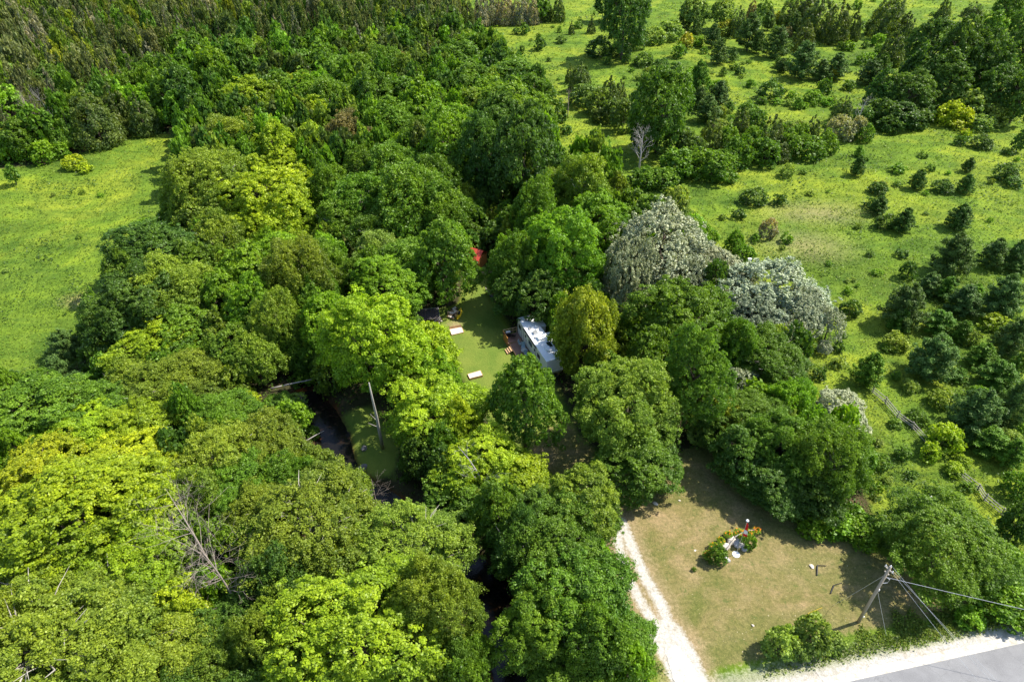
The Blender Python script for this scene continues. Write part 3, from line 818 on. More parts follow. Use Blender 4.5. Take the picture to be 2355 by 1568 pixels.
# looser scrub between the pines on the right edge and along the thickets
rq = random.Random(77)
for (x0, x1, y0, y1, n_, s0, s1) in ((2010, 2350, 540, 1150, 46, 10, 28), (1990, 2350, 300, 520, 16, 4, 10), (1450, 2100, 170, 420, 44, 8, 20), (1100, 1900, 40, 320, 40, 3, 8), (1560, 2340, 90, 260, 40, 8, 18), (1640, 1990, 430, 780, 16, 4, 9), (0, 420, 400, 800, 10, 4, 8), (1700, 2350, 0, 90, 26, 5, 12), (1880, 1990, 660, 860, 6, 9, 16)):
    for _ in range(n_):
        px, py = rq.uniform(x0, x1), rq.uniform(y0, y1); rr = rq.uniform(s0, s1)
        q = P(px, py)
        if sdf(Z_FOREST, np.array([q.x]), np.array([q.y]))[0] > 0: continue
        if (1840 < px < 2010 and 860 < py < 1015) or (1300 < px < 1430 and 320 < py < 440) or (1440 < px < 1500 and 300 < py < 400): continue
        if abs(py-(903+(px-2005)*.95)) < 34+rr and 1990 < px < 2330: continue
        if any((a-q.x)**2+(b-q.y)**2 < (.8*c)**2 for a, b, c in PLACED): continue
        T(rq.choice(['bush', 'bush', 'bush', 'ash', 'pine']) if rr > 9 else 'bush', rq.choice(['green', 'bright', 'green', 'olive', 'bright', 'light', 'light']), (px, py, rr, rr*rq.uniform(.55, .95)), clear=.05)
# --- fill the rest of the wood with scattered trees
def free(x, y, r, k=.72):
    for (a, b, c) in PLACED:
        dx = a-x; dy = b-y
        if abs(dx) < 14 and abs(dy) < 14 and dx*dx+dy*dy < (k*(r+c))**2: return False
    return True
NHAND = len(PLACED)
fills = []
def fdist(x, y):
    X = np.array([x]); Y = np.array([y])
    return float(np.minimum(sdf(Z_FOREST, X, Y), np.minimum(-sdf(Z_CLEAR, X, Y)-1.5, -sdf(Z_PARK, X, Y)-2))[0]), float(segd(CREEK, X, Y, False)[0])
cand = []
N = 26000
yy = RS.uniform(28, 430, N); xx = RS.uniform(-1, 1, N)*(yy*.80+22)
fd = np.minimum(sdf(Z_FOREST, xx, yy), np.minimum(-sdf(Z_CLEAR, xx, yy)-1, -sdf(Z_PARK, xx, yy)-1))
cdst = np.minimum(segd(CREEK, xx, yy, False), segd(SIDE, xx, yy, False))
bdst = -sdf(Z_BACK, xx, yy)
hash_cells = {}
def cell(x, y): return (int(x//9), int(y//9))
for (a, b, c) in PLACED: hash_cells.setdefault(cell(a, b), []).append((a, b, c))
def free2(x, y, r, k):
    cx_, cy_ = cell(x, y)
    for i in range(-2, 3):
        for j in range(-2, 3):
            for (a, b, c) in hash_cells.get((cx_+i, cy_+j), ()):
                if (a-x)**2+(b-y)**2 < (k*(r+c))**2: return False
    return True
for x, y, f, cr_, bd in zip(xx, yy, fd, cdst, bdst):
    fx, fy = proj(x, y, 6)
    far = y > 150
    r = random.uniform(2.0, 3.4) if far else random.uniform(1.8, 3.0)
    if f < r*.8 or cr_ < (3.2 if y < 62 else 1.2)+r or bd < r*.5: continue
    if fx < -60 or fx > 2420: continue
    if 1072 < fx < 1135 and 560 < fy < 640: continue
    if not free2(x, y, r, .60 if far else .62): continue
    hash_cells.setdefault(cell(x, y), []).append((x, y, r))
    cand.append((x, y, r, fx, fy))
cand.sort(key=lambda c: -c[2]/math.hypot(c[1], H))
MASS = []
cnt = {'cedar': 0, 'broad': 0}
for (x, y, r, fx, fy) in cand:
    # what grows here, with cloud shade put into the colour choice
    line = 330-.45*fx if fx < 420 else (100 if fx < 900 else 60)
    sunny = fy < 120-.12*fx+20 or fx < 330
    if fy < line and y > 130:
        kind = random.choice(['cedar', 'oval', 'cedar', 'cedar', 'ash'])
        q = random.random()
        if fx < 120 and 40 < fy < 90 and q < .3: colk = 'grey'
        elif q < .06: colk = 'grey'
        elif fx > 420 and fy > 50: colk = random.choice(['dcedar', 'dcedar', 'dark', 'cedar'])  # darker mix paints the cloud shade over this band into the trees
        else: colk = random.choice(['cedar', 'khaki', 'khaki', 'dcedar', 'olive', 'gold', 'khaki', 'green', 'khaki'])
        b_ = random.uniform(4.0, 6.3); hc = b_*1.03; r *= .92
    elif y > 130:
        kind = random.choice(['ash', 'maple', 'ash', 'maple', 'oval'])
        colk = random.choice(['green', 'dark', 'green', 'bright', 'dark', 'olive', 'dcedar'])
        b_ = random.uniform(3.6, 5.4); hc = b_*1.25; r *= 1.15
    else:
        kind = random.choice(['ash', 'maple', 'ash', 'bush'])
        colk = random.choice(['green', 'dark', 'green', 'olive', 'bright'])
        b_ = random.uniform(2.2, 3.8); hc = b_*1.1
        if kind == 'bush': hc = b_*.85
    grp = 'cedar' if kind in ('cedar', 'oval') else 'broad'
    cnt[grp] += 1
    if cnt[grp] <= (190 if grp == 'cedar' else 190):
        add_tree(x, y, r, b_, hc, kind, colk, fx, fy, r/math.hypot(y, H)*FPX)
    else:
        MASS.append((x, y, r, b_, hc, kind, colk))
print('hand', NHAND, 'fills', cnt, 'mass', len(MASS))
# thickets beyond the far edge of the frame, and the far-off wood as one mass
for i in range(260):
    x = RS.uniform(-330, 380); y = RS.uniform(345, 470)
    if x > -25 and x < 60 and y < 400: continue
    MASS.append((x, y, RS.uniform(2.6, 4.4), RS.uniform(4, 6.5), 5.5, 'oval', random.choice(['dcedar', 'cedar', 'dark', 'green'])))
def build_mass(name, items, label):
    Vs, Fs, vs, ys_, cs = [], [], [], [], []; off = 0
    for (x, y, r, b_, hc, kind, colk) in items:
        key = (kind, 0, random.randrange(3)); proto(*key); V, Fq, v, yv = RAW[key]
        a = random.random()*6.28; ca, sa = math.cos(a), math.sin(a)
        X = (V[:, 0]*ca-V[:, 1]*sa)*r+x; Y = (V[:, 0]*sa+V[:, 1]*ca)*r+y; Z = V[:, 2]*b_+hc
        Vs.append(np.stack([X, Y, Z], 1)); Fs.append(Fq+off); off += len(V)
        vs.append(v); ys_.append(yv)
        c = np.array(CL[colk][0])*RS.uniform(.95, 1.06, 3)*RS.uniform(.8, 1.25)
        cs.append(np.tile(np.append(c, 1), (len(Fq), 1)))
    me = mk_mesh(name, np.vstack(Vs), np.vstack(Fs), M_MASS, attrs={'v': np.concatenate(vs), 'y': np.concatenate(ys_), 'col': np.vstack(cs)})
    return tag(link(name, me), label, 'woodland', kind='stuff')
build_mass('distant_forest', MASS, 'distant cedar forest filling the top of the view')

# --- grass, weeds and undergrowth (uncountable): sampled over the zones
def cover(name, n, test, smin, smax, hmax, cols, mat, label, per=2, ymax=1560, ymin=0, seed=1, fs=.0022, zbase=0, up=.7):
    rs = np.random.RandomState(seed)
    px = rs.uniform(-40, 2394, n); py = rs.uniform(ymin, ymax+40, n)
    r = (px-CX)/FPX; u = -(py-CY)/FPX
    dy = CP+SP*u; dz = -SP+CP*u; t = H/(-dz); X = r*t; Y = dy*t
    k = test(X, Y); X, Y, t = X[k], Y[k], t[k]
    X = np.repeat(X, per)+rs.normal(size=len(X)*per)*.12; Y = np.repeat(Y, per)+rs.normal(size=len(Y)*per)*.12; t = np.repeat(t, per)
    m = len(X)
    s = np.clip(t*fs, smin, smax)*rs.uniform(.6, 1.35, m)
    Z = ground_z(X, Y)+zbase+rs.rand(m)**1.5*hmax
    N_ = nrm(rs.normal(size=(m, 3))*.6+np.array([0, 0, up]))
    V, Fq = quads(np.stack([X, Y, Z], 1), N_, s, s*.55, rs)
    # colour patches in world space
    pat = .5+.25*np.sin(X*.11+1.3*np.sin(Y*.07))+.25*np.sin(Y*.16+1.7*np.sin(X*.05))
    ci = np.clip((pat*len(cols)*.8+rs.rand(m)*1.2).astype(int), 0, len(cols)-1)
    c = np.array(cols)[ci]*rs.uniform(.8, 1.22, (m, 1))
    c = np.hstack([c, np.ones((m, 1))])
    me = mk_mesh(name, V, Fq, mat, attrs={'v': rs.rand(m), 'y': rs.rand(m)*.15, 'col': c})
    return tag(link(name, me), label, 'grass' if 'grass' in name or 'weeds' in name else 'undergrowth', kind='stuff')
def t_meadow(X, Y):
    rdst = (X-ROAD_A.x)*rn.x+(Y-ROAD_A.y)*rn.y
    return (sdf(Z_FOREST, X, Y) < 1) & (sdf(Z_LAWN, X, Y) < -.5) & (rdst > 2.0+1.5*RS.rand(len(X))) & (sdf(Z_CLEAR, X, Y) < 0)
cover('meadow_grass', 170000, t_meadow, .07, .34, .42, [(.09,.16,.018), (.125,.20,.020), (.158,.23,.023), (.185,.245,.026)], M_MASS, 'long yellow-green meadow grass on both open fields', per=2, seed=3, fs=.0012, up=1.0)
def t_weeds(X, Y):
    k = np.sin(X*.19+2*np.sin(Y*.11))+np.sin(Y*.23+2.2*np.sin(X*.13+1))+.9*np.sin(X*.61+Y*.43+2*np.sin(Y*.3))
    return t_meadow(X, Y) & (k+RS.normal(size=len(X))*.5 > 1.3)
cover('meadow_weeds', 110000, t_weeds, .09, .42, .75, [(.045,.09,.02), (.07,.13,.022), (.10,.17,.025)], M_MASS, 'darker weeds growing in patches through the open fields', per=3, seed=8, fs=.0014, up=.9)
def t_verge(X, Y):
    rdst = (X-ROAD_A.x)*rn.x+(Y-ROAD_A.y)*rn.y
    w_ = np.clip((X-27)/12, .15, 1)
    return (rdst > .4+.8*RS.rand(len(X))) & (rdst < .9+2.4*w_*(1+.4*np.sin(X*1.3)+.3*np.sin(X*3.1))) & (X > 24) & (X < 60) & (RS.rand(len(X)) < .12+.5*w_)
cover('verge_weeds', 260000, t_verge, .05, .11, .28, [(.08,.14,.02), (.13,.20,.025), (.20,.24,.04)], M_MASS, 'bright green weeds on the verge between lawn and road', per=2, seed=9, fs=.0018, ymin=1300)
def t_under(X, Y):
    return (sdf(Z_FOREST, X, Y) > .3) & (sdf(Z_CLEAR, X, Y) < -.6) & (sdf(Z_PARK, X, Y) < -.8) & (segd(CREEK, X, Y, False) > 2.6) & (segd(SIDE, X, Y, False) > 2) & (sdf(Z_BACK, X, Y) < 0) & (RS.rand(len(X)) < .75)
cover('undergrowth', 60000, t_under, .16, .5, 1.3, [(.05,.10,.018), (.07,.14,.02), (.10,.17,.02)], M_MASS, 'low leafy undergrowth on the forest floor', per=2, seed=4, fs=.0022)
# ---------------------------------------------------------------- dead trees and snags
def branchy(m, p, d, L, r, depth, rs, spread=.6, n=4, upb=.12):
    pts = [p]; dd_ = d.copy(); q = p.copy(); k = 4
    for i in range(k):
        dd_ = (dd_+Vector((rs.uniform(-1, 1), rs.uniform(-1, 1), rs.uniform(-1, 1)))*.14+Vector((0, 0, upb))*.3).normalized()
        q = q+dd_*(L/k); pts.append(q.copy())
    m.tube(pts, [r*(1-.2*i) for i in range(k)]+[r*.12], 5 if depth > 1 else 4)
    if depth <= 0: return
    for i in range(n):
        t = rs.uniform(.25, 1); f = t*k; j = min(int(f), k-1); s = pts[j].lerp(pts[j+1], f-j)
        a = d.orthogonal().normalized(); a.rotate(Matrix.Rotation(rs.random()*6.283, 3, d))
        nd_ = (d*(1-spread)+a*spread+Vector((0, 0, upb))).normalized()
        branchy(m, s, nd_, L*rs.uniform(.38, .62), r*.45, depth-1, rs, spread, n, upb)
def dead_tree(px, py, h, lean, label, seed, mat=M_DEAD, spread=.6, n=6, depth=2, name='dead_tree', r0=.16):
    q = P(px, py); rs = random.Random(seed)
    e = empty(name, (q.x, q.y, gz(q.x, q.y)))
    m = MB(); pts = [Vector((lean[0]*k*k/25*h, lean[1]*k*k/25*h, h*k/5)) for k in range(6)]
    m.tube(pts, [r0*1.2, r0, r0*.85, r0*.65, r0*.4, r0*.08], 7)
    m.build('trunk', mat, e, True)
    b = MB()
    for i in range(n*3):
        t = rs.uniform(.25, .97); f = t*5; j = min(int(f), 4); s = pts[j].lerp(pts[j+1], f-j)
        a = rs.random()*6.283
        dv = Vector((math.cos(a)*spread, math.sin(a)*spread, rs.uniform(.25, .7))).normalized()
        branchy(b, s, dv, h*rs.uniform(.22, .42)*(1.25-t*.7), r0*.42*(1.2-t), depth-1, rs, .55, 4)
    b.build('branches', mat, e, True)
    return tag(e, label, 'dead tree', 'dead and leafless trees')
M_GREYDEAD = simple('grey_dead_wood', (.40, .37, .35), .9, .25, 9)
dead_tree(1468, 395, 9.5, (0, 0), 'leafless grey dead tree standing over a bush near the wrecked trailers', 3, M_GREYDEAD, .42, 8, 3, r0=.22)
dead_tree(100, 318, 11, (-.1, 0), 'leafless pinkish dead tree at the top corner of the left field', 5, M_DEAD, .5, 8, 3)
dead_tree(150, 330, 12, (-.22, .05), 'tall leaning dead tree just right of the pinkish leafless one', 6, M_GREYDEAD, .45, 6, 3)
dead_tree(700, 945, 4.5, (0, 0), 'small bare pale sapling beside the creek log', 7, M_DEAD, .5, 6, 2, r0=.08)
dead_tree(520, 1370, 15, (-.16, .12), 'bare crooked dead tree poking out between lime maples at lower left', 9, M_DEAD, .8, 9, 3, r0=.13)
dead_tree(560, 1420, 12, (-.1, .0), 'bare reddish dead tree, lower of the two in the dark gap at lower left', 12, M_DEAD, .8, 8, 3, r0=.12)
dead_tree(1962, 305, 9, (.1, 0), 'thin leafless tree leaning right above the grey-green shrub', 10, M_GREYDEAD, .4, 4, 2)
dead_tree(1305, 272, 8, (0, 0), 'thin bare trunk at the left end of the far thicket', 13, M_DEAD, .3, 3, 2, r0=.12)
dead_tree(868, 1175, 7, (0, 0), 'small bare twiggy tree behind the olive crowns near the creek', 14, M_DEAD, .6, 6, 2, r0=.1)
dead_tree(1330, 1545, 7, (-.1, -.1), 'reddish dead branches showing low on the big green tree', 15, M_DEAD, .6, 5, 2, r0=.1)
dead_tree(1120, 1160, 10, (-.3, 0), 'bare branching dead tree among the yellow-green maples', 16, M_GREYDEAD, .6, 5, 2, r0=.12)
q = P(880, 1030); e = empty('tree_snag', (q.x, q.y, 0)); m = MB()
tp = P(848, 880, 14)-q
m.tube([(0, 0, -.2), tp*.25, tp*.5+Vector((.05, 0, 0)), tp*.75, tp], [.24, .20, .17, .13, .07], 8); m.build('trunk', M_OLDWOOD, e, True)
m = MB(); m.tube([tp*.35, tp*.35+Vector((-1.2, .2, .5))], [.06, .02], 4); m.tube([tp*.45, tp*.45+Vector((-.8, .3, .9))], [.05, .015], 4); m.build('branch_stub', M_OLDWOOD, e)
tag(e, 'tall bare grey snag without branches between creek and lime maples', 'dead tree')

def log(a, b, r, label, mat=M_OLDWOOD, name='fallen_log', group=None, r2=None):
    m = MB(); a = Vector(a); b = Vector(b); mid = (a+b)/2+Vector((0, 0, .04))
    o = a.copy(); m.tube([a-o, a.lerp(b, .25)-o, mid-o, a.lerp(b, .75)-o, b-o], [r, r*.95, r*.85, r*.7, (r2 or r*.45)], 8)
    ob = m.build(name, mat, None, True); ob.location = o
    return tag(ob, label, 'log', group)
log(P(622, 893, .7), P(722, 871, .9), .11, 'long pale fallen log lying across the creek', M_GREYDEAD)
log(P(598, 942, -.1), P(640, 928, .3), .13, 'short broken log on the brown creek bank', M_DEAD)
log(P(585, 935, .1), P(628, 955, .1), .1, 'thin dead pole crossing the short log on the bank', M_DEAD)
log(P(700, 1015, .2), P(745, 990, .5), .07, 'thin bare branch leaning over the creek bank', M_GREYDEAD)
log(P(1192, 1505-200, .0), P(1240, 1330, .4), .12, 'weathered log hidden at the dark creek bend', M_DEAD)
def rock(x, y, z, sx_, sy_, sz_, mat, label, seed, group, cat='rock', name='rock'):
    rs = np.random.RandomState(seed)
    import bmesh
    bm = bmesh.new(); bmesh.ops.create_icosphere(bm, subdivisions=2, radius=1)
    k1, k2 = rs.rand(3)*6, rs.rand(3)*6
    for v in bm.verts:
        c = v.co; f = 1+.2*math.sin(c.x*3+k1[0])*math.cos(c.y*2.5+k1[1])+.12*math.sin(c.z*5+k2[0]+c.x*4)
        v.co = Vector((c.x*sx_*f, c.y*sy_*f, max(c.z, -.4)*sz_*f))
    me = bpy.data.meshes.new(name); bm.to_mesh(me); bm.free(); me.materials.append(mat)
    o = link(name, me, None, (x, y, z), rs.rand()*6)
    return tag(o, label, cat, group)
for i, (px, py, s, lb) in enumerate([(772, 1010, .5, 'grey rock in the creek beside the tall snag'), (760, 1040, .4, 'dark rock at the edge of the creek pool'), (838, 1038, .5, 'pale boulder on the creek bank below the snag'),
                            (835, 1075, .6, 'grey boulder just below the pale bank boulder'), (1135, 1362, .45, 'stone at the dark bend of the lower creek'), (1150, 1390, .4, 'wet stone in the lower creek'), (1160, 1425, .3, 'small stone near the end of the lower creek')]):
    p = P(px, py, -.5); rock(p.x, p.y, gz(p.x, p.y)+.1, s, s*.8, s*.7, M_DARKSTONE, lb, i, 'creek rocks')

# ---------------------------------------------------------------- travel trailer and deck
UX, UY = Vector((.357, -.934, 0)), Vector((.934, .357, 0))
RVO = Vector((.87, 84.6, 0)); RZ = math.atan2(UX.y, UX.x)      # local x = along the body, local y(left) ; we use v = -y
e = empty('travel_trailer', RVO, RZ)
def L(u, v, z): return Vector((u, v, z))       # local +y points to -UY? rotate(RZ): y axis = (-UX.y, UX.x) = (.934,.357) = UY
LEN = 11.6; WID = 2.45; B0, B1 = .55, 3.35
m = MB()
prof = [(0, 1.0), (.15, B0), (LEN-.6, B0), (LEN, 1.5), (LEN-.35, B1-.12), (LEN-.9, B1-.03), (.35, B1-.03), (0, B1-.25)]
n = len(prof)
m.add([(x, 0, z) for x, z in prof]+[(x, WID, z) for x, z in prof], [tuple(range(n)), tuple(range(2*n-1, n-1, -1))]+[(i, i+n, (i+1) % n+n, (i+1) % n) for i in range(n)])
m.build('body', M_PANEL, e, bevel=.04)
m = MB(); NS = 9
V_ = []; F_ = []
for i in range(2):
    x = .02 if i == 0 else LEN-.38
    for k in range(NS):
        y = -.03+(WID+.06)*k/(NS-1); V_.append((x, y, B1+.10*math.sin(math.pi*k/(NS-1))))
for i in range(2):
    x = .02 if i == 0 else LEN-.38
    for k in range(NS):
        y = -.03+(WID+.06)*k/(NS-1); V_.append((x, y, B1-.05))
for k in range(NS-1):
    F_ += [(k, k+1, NS+k+1, NS+k), (2*NS+k, 3*NS+k, 3*NS+k+1, 2*NS+k+1), (k, 2*NS+k, 2*NS+k+1, k+1), (NS+k, NS+k+1, 3*NS+k+1, 3*NS+k)]
F_ += [(0, NS, 3*NS, 2*NS), (NS-1, 3*NS-1, 4*NS-1, 2*NS-1)]
m.add(V_, F_); m.build('roof', M_WHITE, e)
for (u0, u1, d, z1) in ((.6, 3.0, .95, 3.05), (4.6, 6.9, .85, 2.95)):
    s = MB().box(((u0+u1)/2, WID+d/2+.002, (.9+z1)/2), (u1-u0, d, z1-.9)).build('slide_out', M_PANEL, e, bevel=.03)
    MB().box(((u0+u1)/2, WID+d/2+.03, z1+.03), (u1-u0+.08, d+.08, .06)).build('slide_roof', M_WHITE, s)
for (u, v, sx_, sy_, sz_, nm, mt) in ((1.1, .9, .45, .45, .14, 'roof_vent', M_METAL), (3.3, .65, .6, .4, .1, 'roof_vent', M_METAL), (3.2, 1.75, .5, .5, .16, 'roof_vent', M_WHITE), (4.6, 1.0, .7, .7, .28, 'skylight', M_METAL),
                                  (6.1, 1.15, 1.0, .75, .34, 'air_conditioner', M_WHITE), (8.9, 1.2, 1.0, .75, .34, 'air_conditioner', M_WHITE), (5.7, .5, .35, .1, .12, 'antenna', M_BLACK), (7.8, 1.9, 1.1, .65, .05, 'solar_panel', M_GLASS), (9.9, 1.6, .4, .4, .12, 'roof_vent', M_METAL)):
    MB().box((u, v, B1+.09+sz_/2), (sx_, sy_, sz_)).build(nm, mt, e, bevel=.03)
for (u, ww, z, hh) in ((.9, .9, 2.3, .75), (5.2, 1.3, 2.2, .7), (8.4, 1.0, 2.2, .7)):
    w_ = MB().box((u, -.012, z), (ww, .03, hh)).build('window', M_BLACK, e)
    MB().box((u, -.032, z), (ww-.12, .014, hh-.12)).build('pane', M_GLASS, w_)
for u in (1.75, 2.55, 6.6, 7.4):
    MB().box((u, -.008, 1.9), (.07, .02, 2.5)).build('stripe', M_BLACK, e)
for u in (3.4, 6.9):
    dr = MB().box((u, -.016, 1.85), (.75, .036, 1.95)).build('door', M_PANEL, e, bevel=.01)
    MB().box((u, -.042, 2.3), (.4, .014, .5)).build('pane', M_GLASS, dr)
    MB().box((u+.28, -.05, 1.75), (.06, .05, .16)).build('handle', M_BLACK, dr)
MB().tube([(2.6, -.12, 3.18), (7.6, -.12, 3.18)], .09, 8).build('awning_roll', M_BLACK, e)
for u in (5.2, 6.3):
    for v in (.12, WID-.12):
        wh = MB().tube([(u, v-.12, .36), (u, v+.12, .36)], .36, 18).build('wheel', M_BLACK, e)
        MB().tube([(u, v-.13, .36), (u, v+.13, .36)], .17, 12).build('rim', M_METAL, wh)
MB().box((LEN+.5, WID/2, .5), (1.2, .12, .1)).box((LEN+.3, WID/2, .75), (.5, .7, .45)).build('hitch', M_BLACK, e)
tag(e, 'white travel trailer with slide-outs parked beside the green clearing', 'trailer')

DZ = .78
e = empty('wooden_deck', RVO, RZ)
def planks(m, u0, u1, v0, v1, z, alongu=True):
    k = (v1-v0 if alongu else u1-u0)/.145; k = int(k)
    for i in range(k):
        if alongu:
            v = v0+(i+.5)*(v1-v0)/k; m.box(((u0+u1)/2, v, z), (u1-u0, (v1-v0)/k-.018, .035))
        else:
            u = u0+(i+.5)*(u1-u0)/k; m.box((u, (v0+v1)/2, z), ((u1-u0)/k-.018, v1-v0, .035))
M_DECK = simple('brown_deck_boards', (.25, .15, .115), .7, .3, 6)
m = MB(); planks(m, .2, 2.25, -2.45, -.12, DZ, True); m.build('floor', M_DECK, e)
m = MB(); planks(m, 2.3, 7.6, -2.25, -.12, DZ-.18, False); m.build('floor', M_DECK, e)
m = MB()
for (u0, u1, v0, v1, z) in ((.2, 2.25, -2.45, -.12, DZ-.12), (2.3, 7.6, -2.25, -.12, DZ-.30)):
    m.box(((u0+u1)/2, v0+.03, z), (u1-u0, .05, .18)); m.box(((u0+u1)/2, v1-.03, z), (u1-u0, .05, .18))
    m.box((u0+.03, (v0+v1)/2, z), (.05, v1-v0-.12, .18)); m.box((u1-.03, (v0+v1)/2, z), (.05, v1-v0-.12, .18))
m.build('frame', M_WOOD, e)
m = MB(); K = 13
for i in range(K): m.box((.24+2.0*(i+.5)/K, -2.47, .95), (.13, .025, 1.65))
m.box((1.24, -2.50, 1.80), (2.1, .09, .06)); m.build('privacy_screen', M_ORANGEWOOD, e)
m = MB()
for v in (-2.4, -1.6, -.85, -.2): m.box((.16, v, 1.25), (.08, .08, 1.05))
m.box((.16, -1.3, 1.80), (.1, 2.25, .04)); m.box((.16, -1.3, 1.35), (.04, 2.1, .09)); m.build('railing', M_WOOD, e)
for (u, v) in ((.3, -2.4), (2.2, -2.4), (2.4, -2.2), (5, -2.2), (7.5, -2.2), (7.5, -.2), (.3, -.3)):
    MB().box((u, v, .3), (.1, .1, .6)).build('post', M_WOOD, e)
st = MB()
for k in range(3): st.box((3.3, -2.42-.3*k, .48-.17*k), (1.15, .27, .04))
st.build('steps', M_WOOD, e)
MB().tube([(2.65, -2.3, .6), (2.65, -2.3, 1.45), (2.65, -3.3, .85), (2.65, -3.3, 0)], .03, 6).build('handrail', M_BLACK, e)
tag(e, 'brown two-level wooden deck with orange screen along the trailer', 'deck')
def loc(u, v, z): return RVO+UX*u+UY*v+Vector((0, 0, z))
# barbecue on the upper deck
e = empty('barbecue', loc(.75, -1.9, DZ+.02), RZ)
m = MB(); m.box((0, 0, .45), (.5, .8, .7)); m.build('cabinet', M_BLACK, e, bevel=.02)
m = MB(); m.tube([(0, -.35, .88), (0, .35, .88)], .24, 12); m.build('lid', M_METAL, e)
MB().box((0, .6, .82), (.42, .35, .03)).build('side_shelf', M_BLACK, e); MB().box((0, -.6, .82), (.42, .35, .03)).build('side_shelf', M_BLACK, e)
MB().tube([(.27, -.25, .9), (.27, .25, .9)], .015, 6).build('handle', M_METAL, e)
tag(e, 'black barbecue on the upper deck behind the orange screen', 'barbecue')
def chair(u, v, z, rz, label, mat=M_GREYCLOTH, frame=M_METAL, lounge=False):
    e = empty('deck_chair', loc(u, v, z), RZ+rz)
    Ls = 1.2 if lounge else .5
    MB().box((0, 0, .42), (Ls, .55, .05)).build('seat', mat, e, bevel=.01)
    MB().box((-Ls/2-.12, 0, .72), (.05, .55, .65), ry=-.35).build('backrest', mat, e, bevel=.01)
    for x in (-Ls/2+.04, Ls/2-.04):
        for y in (-.25, .25): MB().tube([(x, y, 0), (x, y, .4)], .015, 5).build('leg', frame, e)
    for y in (-.3, .3): MB().box((-.05, y, .62), (.5, .05, .03)).tube([(.15, y, .42), (.15, y, .62)], .014, 5).build('armrest', frame, e)
    tag(e, label, 'chair', 'chairs on the deck')
chair(1.3, -1.15, DZ+.02, 2.4, 'dark chair next to the barbecue on the upper deck', M_BLACK, M_BLACK)
chair(3.4, -.75, DZ-.16, .9, 'grey-blue chair on the lower deck nearest the upper deck')
chair(4.5, -.85, DZ-.16, -.4, 'middle grey-blue lounge chair on the lower deck', lounge=True)
chair(6.1, -.9, DZ-.16, .3, 'grey-blue chair at the tree end of the lower deck')
e = empty('patio_table', loc(5.3, -1.0, DZ-.16), RZ)
MB().tube([(0, 0, .70), (0, 0, .73)], .5, 20).build('tabletop', M_METAL, e)
for a in range(4): MB().tube([(math.cos(a*1.57+.8)*.35, math.sin(a*1.57+.8)*.35, 0), (math.cos(a*1.57+.8)*.3, math.sin(a*1.57+.8)*.3, .7)], .02, 5).build('leg', M_METAL, e)
tag(e, 'round grey patio table among chairs on the lower deck', 'table')

# ---------------------------------------------------------------- horseshoe pits, kayak, sheds
def pit(c4, board, label):
    A_, B_, C_, D_ = [P(*c, .12) for c in c4]      # back-left, back-right, front-right, front-left
    o = (A_+B_+C_+D_)/4; o.z = 0; e = empty('horseshoe_pit', o)
    r = [p-o for p in (A_, B_, C_, D_)]; bt = [Vector((p.x, p.y, .01)) for p in r]; tp = [Vector((p.x, p.y, .16)) for p in r]
    s = MB(); s.hexa([bt[3], bt[2], bt[1], bt[0]], [tp[3], tp[2], tp[1], tp[0]]); s.build('sand_bed', M_SAND, e)
    f = MB()
    for i in range(4):
        a, b = r[i], r[(i+1) % 4]; mid = (a+b)/2; d = b-a
        out = Vector((mid.x, mid.y, 0)).normalized()*.045
        f.box((mid.x+out.x, mid.y+out.y, .10), (d.length+.06, .08, .20), math.atan2(d.y, d.x))
    f.build('timber_edge', M_WOOD, e)
    a, b = (r[0], r[1]) if board == 'back' else (r[3], r[2])
    mid = (a+b)/2; d = b-a; out = Vector((mid.x, mid.y, 0)).normalized()*.13
    hb = .62 if board == 'back' else .40
    bb = MB()
    for k in range(3): bb.box((mid.x+out.x, mid.y+out.y, hb*(k+.5)/3), (d.length, .05, hb/3-.012), math.atan2(d.y, d.x))
    bb.build('backboard', M_WOOD, e)
    MB().tube([(0, 0, .1), (0, 0, .5)], .02, 6).build('stake', M_METAL, e)
    tag(e, label, 'game pit', 'horseshoe pits on the clearing')
pit([(1034, 758), (1061, 753), (1065, 764), (1039, 770)], 'back', 'pale sand horseshoe pit with backboard near the woodpile')
pit([(1076, 861), (1104, 853), (1109, 864), (1081, 871)], 'front', 'pale horseshoe pit at the lower end of the clearing')
# kayak
a, b = P(1051, 735, .3), P(1060, 708, .3); d = (b-a); LK = d.length
e = empty('kayak', (a+b)/2*1.0, math.atan2(d.y, d.x)); e.location.z = 0
m = MB(); NN = 13; ring = []
for i in range(NN):
    t = -1+2*i/(NN-1); w_ = .40*(1-abs(t)**2.2)+.01; hh = .30*(1-.5*abs(t)**2)+.08*abs(t)**3
    z0 = .12+.12*abs(t)**3
    for k in range(10):
        an = 2*math.pi*k/10; ring.append((t*LK/2, math.cos(an)*w_, z0+hh*.5+math.sin(an)*hh*.5))
fs = []
for i in range(NN-1):
    for k in range(10): fs.append((i*10+k, i*10+(k+1) % 10, (i+1)*10+(k+1) % 10, (i+1)*10+k))
fs += [tuple(range(9, -1, -1)), tuple((NN-1)*10+k for k in range(10))]
m.add(ring, fs); m.build('hull', M_YELLOW, e, True)
MB().tube([(-.5, 0, .425), (.35, 0, .425)], [.2, .2], 12).build('cockpit', M_BLACK, e).scale = (1, 1, 1)
tag(e, 'yellow kayak lying on the grass beside the firewood heap', 'kayak')
